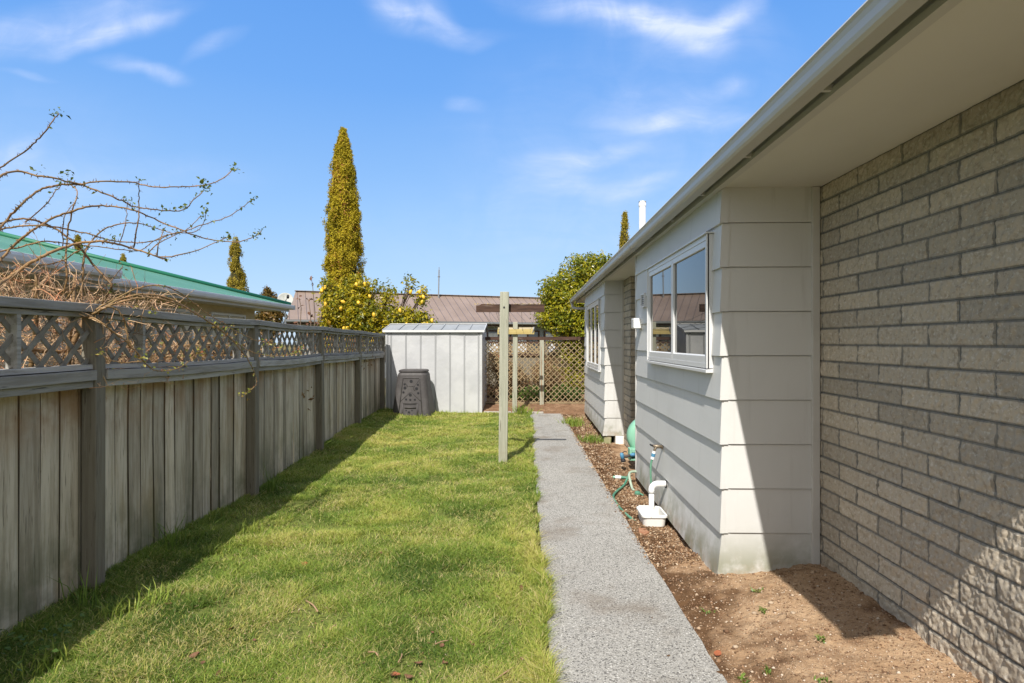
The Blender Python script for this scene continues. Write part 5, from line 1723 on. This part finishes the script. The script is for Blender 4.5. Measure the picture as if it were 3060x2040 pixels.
# the main stems and the thicket of old twigs
mb = MB()
for pts, r0, r1 in ((((-2.93, 3.62, -.1), (-2.90, 3.66, .7), (-2.88, 3.70, 1.4), (-2.80, 3.76, 1.70), (-2.74, 3.78, 1.80)), .022, .014), (((-3.1, 3.5, -.1), (-3.05, 3.55, .9), (-3.0, 3.6, 1.6), (-2.95, 3.55, 1.95)), .018, .010),
                    (((-3.2, 3.9, -.1), (-3.15, 3.9, .9), (-3.05, 3.95, 1.6), (-3.1, 4.05, 2.0)), .016, .009), (((-3.0, 3.2, 1.45), (-2.95, 3.4, 1.50), (-2.9, 3.65, 1.48), (-2.88, 3.9, 1.52)), .014, .010)):
    mb.cur = .5
    mb.tube(spline(pts), list(np.linspace(r0, r1, len(spline(pts)))), 8)
mb.build('main_stem', M['cane'], rose, smooth=True)
mb = MB()
for k in range(2130):
    c = rg.random()
    y = 3.1 + 1.9 * rg.random() ** 1.1
    x = -2.80 - .95 * rg.random()
    z = 1.35 + .62 * rg.random() ** 1.1 - .10 * max(0, y - 4.0)
    if rg.random() < .25:
        z -= .3 * rg.random()
    if k >= 2000:
        y = 3.3 + 1.3 * rg.random()
        x, z = -2.76 + .12 * rg.random(), 1.80 - .55 * rg.random() ** 1.6
    p = Vector((x, y, z))
    d = Vector((rg.normal(.1, .7), rg.normal(0, .8), rg.normal(.35, .6))).normalized()
    ln = .05 + .30 * rg.random() ** 2
    pts = [p]
    nseg = 4
    for i in range(nseg):
        d = (d + Vector(rg.normal(0, .38, 3))).normalized()
        p = p + d * ln / nseg
        pts.append(p)
    mb.cur = rg.random() ** .8
    r = .0014 + .0035 * rg.random() ** 2.5
    mb.tube(pts, [r, r * .9, r * .8, r * .65, r * .5], 4, cap=False)
    if rg.random() < .30:
        for _ in range(5):
            e = pts[-1] + Vector(rg.normal(0, .025, 3))
            mb.tube([pts[-1], e], [.0013, .0007], 3, cap=False)
TW = material('dry rose twigs', [(0.34, 0.24, 0.15), ((0.34, 0.13, 0.06), 3, (1, 1, 1), .5, .66, .9), ((.20, .18, .06), 4, (1, 1, 1), .55, .7, .6)], rough=0.7, tint=('tint', (.40, .36, .34), (1.9, 1.8, 1.7)))
o = mb.build('twig_thicket', TW, rose)

# ------------------------------------------------------------------ grass
rg = np.random.default_rng(101)
GR = leafmat('grass blades', [(0, (.08, .14, .020)), (.35, (.205, .298, .046)), (.65, (.365, .42, .075)), (.85, (.54, .50, .14)), (1, (.62, .51, .28))], .42, .5, .3)


def lawn_mask(x, y):
    edge = PATH_L(y) - .012 + .075 * (pnoise(y, 0, 1.9, 3) - .45) + .07 * (pnoise(y, 0, 7, 4) - .5) + .05 * (pnoise(y, 0, 23, 5) - .5)
    ok = (x < edge) & (y < 13.0) & (y > .9)
    fx = np.interp(y, [p[1] for p in POSTS], [p[0] for p in POSTS]) - .10
    ok &= x > fx
    ok &= ~((np.abs(x - BX) < .36) & (y > 12.34))
    ok &= ~((np.abs(x - NX) < .045) & (np.abs(y - NY) < .045))
    # the corner of the view that never shows
    ok &= x > -1.25 * y - .6
    return ok


def sample(n, ymin, ymax, pw):
    u = rg.random(n)
    a = 1 - pw
    y = (ymin ** a + u * (ymax ** a - ymin ** a)) ** (1 / a)
    x = -3.3 + 3.65 * rg.random(n)
    return x, y


x, y = sample(950000, 1.35, 13.0, 1.35)
ok = lawn_mask(x, y)
x, y = x[ok], y[ok]
pt1, pt2 = pnoise(x, y, 1.6, 11), pnoise(x, y, 5.5, 12)
bare = pnoise(x, y, 4.2, 13)
near = np.clip((3.6 - y) / 2.0, 0, 1)
keep = rg.random(len(x)) < np.clip(1.15 - 1.9 * np.clip(bare - .66, 0, 1) * 3, .12, 1)
x, y, pt1, pt2 = x[keep], y[keep], pt1[keep], pt2[keep]
n = len(x)
edge_long = np.clip(1 - (x - (np.interp(y, [p[1] for p in POSTS], [p[0] for p in POSTS]) - .1)) / .35, 0, 1)
h = (.017 + .024 * rg.random(n) ** 1.5) * (.65 + .8 * pt2) + .035 * edge_long * rg.random(n)
wd = np.interp(y, [1.5, 4, 8, 13], [.0030, .0044, .0075, .011]) * (.7 + .6 * rg.random(n))
h *= np.interp(y, [1.5, 13], [1.0, 1.1])
lean = .4 + 1.6 * rg.random(n)
zz = lawn_h(x, y) - .006
zz = np.where(x > PATH_L(y) - .015, np.maximum(zz, .003), np.where(x > PATH_L(y) - .10, np.maximum(zz, -.008), zz))
h = h * (1 + .55 * np.clip((x - PATH_L(y) + .10) / .10, 0, 1))
Pt = np.stack([x, y, zz], 1)
V, q, t = blades(Pt, h, wd, lean, rg)
base = .34 + .62 * (pt1 - .5) + .40 * (pt2 - .5) + np.interp(y, [2, 6, 10], [.02, .10, .14]) - .10 * edge_long
tint = np.clip(base + rg.normal(0, .13, n), 0, .86)
straw = rg.random(n) < (.09 + .34 * np.clip(pnoise(x, y, 3.1, 15) - .42, 0, 1) * 2 + .10 * np.clip((3.6 - y) / 2, 0, 1))
tint = np.where(straw, .80 + .2 * rg.random(n), tint)
o = bulk('grass', V, q, t, mat=GR, tint=np.concatenate([tint, tint]))
tag(o, 'short patchy green lawn grass between fence and path', 'grass', kind='stuff')


def tuft(name, cx, cy, z, n, h0, h1, spread, wd, label, mat=GR, tlo=.2, thi=.7, lean0=.2, lean1=1.0, cat='grass tuft', group=None):
    Pt = np.stack([cx + rg.normal(0, spread, n), cy + rg.normal(0, spread, n), np.full(n, z)], 1)
    hh = h0 + (h1 - h0) * rg.random(n)
    V, q, t = blades(Pt, hh, wd * (.7 + .6 * rg.random(n)), lean0 + (lean1 - lean0) * rg.random(n), rg)
    tn = tlo + (thi - tlo) * rg.random(n)
    o = bulk(name, V, q, t, mat=mat, tint=np.concatenate([tn, tn]))
    return tag(o, label, cat, group)


def ground_px(px, py, z=0.0):
    d = (CAM_Z - z) * FPX / (py - CY)
    return P(px, py, d)


gp = ground_px
for (px, py, n, h0, h1, spd, wdd, lbl) in (
        (470, 1808, 90, .05, .11, .065, .008, 'clump of thick pale green cut stems in the lawn at the shadow edge'),
        (330, 1855, 60, .06, .12, .035, .005, 'grass tuft at the edge of the fence shadow on the lawn'),
        (745, 1595, 70, .06, .13, .06, .005, 'wispy long grass beside the fence shadow'),
        (640, 1650, 50, .05, .10, .05, .005, 'small tuft of long grass near the third fence post'),
        (130, 1990, 70, .05, .10, .06, .006, 'grass tuft in the nearest left corner of the lawn')):
    p = gp(px, py)
    tuft('grass_tuft', p[0], p[1], float(lawn_h(p[0], p[1])) - .005, n, h0, h1, spd, wdd, lbl, tlo=.3, thi=.72)
for (x_, y_, n, h0, h1, spd, wdd, tl, th_, lbl) in (
        (.86, 11.5, 220, .10, .22, .10, .012, .3, .65, 'bright green grass clump on the soil at the far bay corner'),
        (1.05, 9.85, 260, .05, .13, .11, .008, .1, .55, 'darker straggly grass clump at the foot of the far bay'),
        (-.12, 12.9, 60, .15, .30, .07, .020, .3, .6, 'upright strappy leaves at the foot of the far clothes line post'),
        (.02, 12.85, 40, .10, .24, .05, .018, .35, .65, 'short strappy leaves beside the end of the path'),
        (-2.2, 12.22, 160, .05, .13, .16, .010, .4, .75, 'bright grass growing against the front of the compost bin'),
        (-1.82, 12.7, 120, .05, .12, .09, .010, .4, .75, 'bright weedy grass at the right foot of the compost bin'),
        (-1.3, 13.02, 120, .04, .10, .16, .010, .4, .75, 'grass along the foot of the shed wall'),
        (NX, NY, 90, .03, .09, .07, .005, .2, .6, 'grass ring round the foot of the tall clothes line post'),
        (-2.60, 4.35, 40, .15, .32, .05, .006, .05, .4, 'tall dark grass blades against the fence palings'),
        (-2.62, 6.1, 40, .15, .32, .04, .007, .05, .4, 'tall grass blades at the foot of the second fence post'),
        (-2.55, 3.45, 40, .10, .26, .05, .006, .05, .4, 'dark grass blades at the foot of the nearest fence post')):
    tuft('grass_tuft', x_, y_, float(lawn_h(x_, y_)) - .02 if x_ < .2 else float(soil_h(x_, y_)) - .01, n, h0, h1, spd, wdd, lbl, tlo=tl, thi=th_)

# ------------------------------------------------------------------ stones, chips and small weeds on the soil
def stones(name, x, y, z, s, mat, label, flat=.6):
    n = len(x)
    o = np.array([[1, 0, 0], [0, 1, 0], [-1, 0, 0], [0, -1, 0], [0, 0, 1], [0, 0, -1]], float)
    o = o[None] * (.6 + .6 * rg.random((n, 6, 1)))
    a = rg.random(n) * 6.28
    ca, sa = np.cos(a)[:, None], np.sin(a)[:, None]
    X, Y, Z = o[..., 0] * ca - o[..., 1] * sa, o[..., 0] * sa + o[..., 1] * ca, o[..., 2] * flat
    V = np.stack([X, Y * (.6 + .4 * rg.random((n, 1))), Z], -1) * s[:, None, None] + np.stack([x, y, z], -1)[:, None]
    f = np.array([[0, 1, 4], [1, 2, 4], [2, 3, 4], [3, 0, 4], [1, 0, 5], [2, 1, 5], [3, 2, 5], [0, 3, 5]])
    T = (np.arange(n) * 6)[:, None, None] + f[None]
    ob = bulk(name, V.reshape(-1, 3), tris=T.reshape(-1, 3), mat=mat, tint=np.repeat(rg.random(n), 8), smooth=True)
    return tag(ob, label, 'gravel', kind='stuff')


ST = leafmat('soil crumbs and pebbles', [(0, (.11, .06, .035)), (.45, (.28, .17, .10)), (.85, (.42, .30, .20)), (1, (.54, .46, .37))], 0.0, .9, .1)
n = 30000
y = 1.9 * (13 / 1.9) ** (rg.random(n) ** 1.25)
x = .86 + 1.0 * rg.random(n)
ok = (x < np.where(y < 3.87, 1.85, 1.25)) & (x > PATH_R(y) - .01)
x, y = x[ok], y[ok]
s = .0018 + .0060 * rg.random(len(x)) ** 4 + .010 * rg.random(len(x)) ** 40
s *= np.interp(y, [2, 6, 13], [1, 1.7, 2.5])
stones('soil_crumbs', x, y, soil_h(x, y) + s * .2, s, ST, 'small stones and crumbs of soil scattered along the bare bed')
CHIP = leafmat('wood chip', [(0, (.09, .045, .025)), (.5, (.26, .15, .08)), (.8, (.44, .31, .19)), (1, (.55, .45, .33))], .05, .8, .15)
n = 13000
y = 4.2 + 8.8 * rg.random(n) ** 1.4
x = .70 + .56 * rg.random(n)
ok = (x > PATH_R(y) - .012 - .06 * rg.random(n) ** 3)
x, y = x[ok], y[ok]
Pt = np.stack([x, y, np.where(x < PATH_R(y), .009, soil_h(x, y) + .005)], 1)
V, q = leaves(Pt, np.tile([[0, 0, 1.]], (len(x), 1)), np.interp(y, [4, 9], [.016, .030]) * (.5 + rg.random(len(x))), .5, .45, 0, rg, .1)
tag(bulk('bark_chips', V, q, mat=CHIP, tint=rg.random(len(x))), 'mulch chips covering the narrow bed beside the house', 'mulch', kind='stuff')
# dead thatch and crumbs of leaf in the lawn near the camera
n = 5200
y = 1.5 + 3.0 * rg.random(n) ** 1.6
x = -2.4 + 2.55 * rg.random(n)
ok = lawn_mask(x, y) & (pnoise(x, y, 2.6, 21) > .42)
x, y = x[ok], y[ok]
Pt = np.stack([x, y, lawn_h(x, y) + .012], 1)
V, q = leaves(Pt, np.tile([[0, 0, 1.]], (len(x), 1)), .010 + .014 * rg.random(len(x)), .22, .5, 0, rg, .05)
tag(bulk('lawn_thatch', V, q, mat=CHIP, tint=.3 + .7 * rg.random(len(x))), 'dry bits of thatch and leaf lying in the near lawn', 'leaf litter', kind='stuff')


def dry_leaf(x, y, z, s, mat, label, rz, curl=.5, group=None, name='fallen_leaf'):
    mb = MB()
    n = 7
    top, bot = [], []
    for i in range(n):
        t = i / (n - 1)
        wdt = .36 * math.sin(math.pi * min(1, t * .9 + .08)) ** .8
        xx = (t - .5)
        zz = curl * (t - .5) ** 2 * .9
        top.append((xx, wdt, zz + .35 * curl * wdt))
        bot.append((xx, -wdt, zz + .35 * curl * wdt))
    for i in range(n - 1):
        m0, m1 = ((i / (n - 1)) - .5, 0, curl * ((i / (n - 1)) - .5) ** 2 * .9), (((i + 1) / (n - 1)) - .5, 0, curl * (((i + 1) / (n - 1)) - .5) ** 2 * .9)
        mb.poly([m0, m1, top[i + 1], top[i]])
        mb.poly([bot[i], bot[i + 1], m1, m0])
    mb.tube([(-.5, 0, curl * .22), (-.72, .03, curl * .3)], .02, 5)
    o = mb.build(name, mat, smooth=True)
    o.location = (x, y, z)
    o.scale = (s, s, s)
    o.rotation_euler = (rg.normal(0, .25), rg.normal(0, .25), rz)
    return tag(o, label, 'leaf', group)


leaf_px = [(503, 1822), (692, 1893), (590, 1962), (760, 1922), (580, 1970), (950, 1695), (1142, 1648), (1558, 1748), (1490, 1780), (1410, 1930), (1440, 1925), (1320, 1935), (1085, 1985), (1250, 1990), (1175, 2020), (1560, 1960), (1290, 1890), (1600, 1700), (605, 1990), (655, 2020), (1700, 1930), (1130, 1700), (1330, 1990), (1220, 2030)]
for k, (px, py) in enumerate(leaf_px):
    p = gp(px, py)
    dry_leaf(p[0], p[1], float(lawn_h(p[0], p[1])) + .016, .022 + .03 * rg.random(), M['leaflitter'], 'small curled dry brown leaf lying on the lawn', rg.random() * 6, .4 + .6 * rg.random(), 'dry leaves on the lawn')
for px, py, s, lbl in ((1600, 1482, .05, 'red leaf on the lawn edge by the path below the tall post'), (910, 1692, .045, 'reddish leaf on the lawn below the fence shadow'), (1185, 2025, .05, 'orange red leaf at the bottom of the lawn')):
    p = gp(px, py)
    dry_leaf(p[0], p[1], float(lawn_h(p[0], p[1])) + .02, s, M['redleaf'], lbl, rg.random() * 6, .6)
for (x_, y_, s, lbl) in ((1.30, 2.47, .065, 'orange red fallen leaf on the soil near the block wall'), (.935, 3.0, .05, 'red leaf stuck on the soil at the path edge')):
    dry_leaf(x_, y_, float(soil_h(x_, y_)) + .012, s, M['redleaf'], lbl, rg.random() * 6, .3)
M['stick'] = material('pale dry stick', [(0.34, 0.22, 0.13), ((.2, .12, .07), 20, (1, 1, 1), .4, .7, .7)], rough=.9)
for k, ((xa, ya), (xb, yb), r, lbl) in enumerate((((915, 1810), (950, 1838), .008, 'pale peeled stick on the lawn'), ((1002, 1875), (985, 1885), .008, 'short dark stick in the lawn'), ((1300, 1935), (1340, 1920), .006, 'thin twig on the near lawn'), ((1480, 2036), (1535, 1990), .007, 'long dry twig at the bottom of the lawn by the path'), ((1100, 1955), (1130, 1965), .007, 'broken pale twig among the dry leaves'), ((1190, 1990), (1200, 1962), .006, 'forked brown twig at the bottom of the lawn'))):
    a, b = Vector(gp(xa, ya)), Vector(gp(xb, yb))
    a.z, b.z = float(lawn_h(a.x, a.y)) + .024, float(lawn_h(b.x, b.y)) + .020
    m_ = (a + b) / 2 + Vector((rg.normal(0, .006), rg.normal(0, .006), .006))
    mb = MB()
    mb.tube(spline([a, m_, b]), r * .55, 6)
    tag(mb.build('stick', M['stick'], smooth=True), lbl, 'stick')
for k, ((x_, y_), n, lbl) in enumerate((((1.27, 3.30), 20, 'small leafy weed on the bare soil beside the sunlit patch'), ((1.10, 2.80), 30, 'bright green weed rosette in the middle of the bare soil'), ((1.42, 2.95), 24, 'tiny weed near the shaded edge of the soil'), ((1.28, 2.66), 20, 'thin green seedling on the near soil'), ((.97, 2.75), 22, 'green seedling by the path edge'), ((1.02, 3.4), 14, 'pale seedling on the soil near the bay corner'), ((1.33, 3.52), 22, 'little weed below the bay corner'))):
    tuft('soil_weed', x_, y_, float(soil_h(x_, y_)) - .002, n, .008, .024, .014, .009, lbl, mat=LEAF_LOW, tlo=.3, thi=1, lean0=.5, lean1=1.8, cat='weed', group='weeds on the bare soil')
V, q = leaves(np.stack([-2.42 + rg.normal(0, .10, 60), 2.92 + rg.normal(0, .12, 60), .05 + .05 * rg.random(60)], 1), np.tile([[0, 0, 1.]], (60, 1)), .032, .75, .5, 0, rg)
tag(bulk('broadleaf_weed', V, q, mat=LEAF_LOW, tint=rg.random(60) * .35), 'broad leaved weed in the shade at the foot of the near palings', 'weed')
M['pebble'] = material('river pebble', [(0.40, 0.31, 0.22), ((.30, .22, .15), 40, (1, 1, 1), .4, .7, .7)], rough=.9)
# piece of broken tile
mb = MB()
tz_ = float(soil_h(.955, 5.02))
mb.prism([(.915, 5.00), (.95, 4.93), (1.00, 4.99), (.985, 5.09), (.93, 5.10)], tz_ - .006, tz_ + .014, 'z')
tag(mb.build('tile_fragment', M['brick_red'], bevel=.003), 'broken terracotta tile fragment on the soil in front of the basin', 'tile fragment')
for (x_, y_, s) in ((1.03, 3.02, .014), (1.22, 3.28, .013), (1.08, 2.62, .017), (1.42, 2.55, .018), (1.40, 3.22, .013), (1.02, 5.9, .018), (1.0, 7.3, .016), (1.34, 3.36, .014)):
    mb = MB()
    rs = [[(x_ + s * (1 + .2 * math.sin(3 * a + x_ * 50)) * math.sin(th) * math.cos(a), y_ + s * .8 * math.sin(th) * math.sin(a), float(soil_h(x_, y_)) + s * .3 - s * .6 * math.cos(th)) for a in np.linspace(0, 6.283, 10, endpoint=False)] for th in np.linspace(.1, 3.04, 7)]
    mb.rings(rs)
    tag(mb.build('pebble', M['pebble'], smooth=True), 'pale rounded pebble lying on the bare soil', 'pebble', 'pale pebbles on the soil')
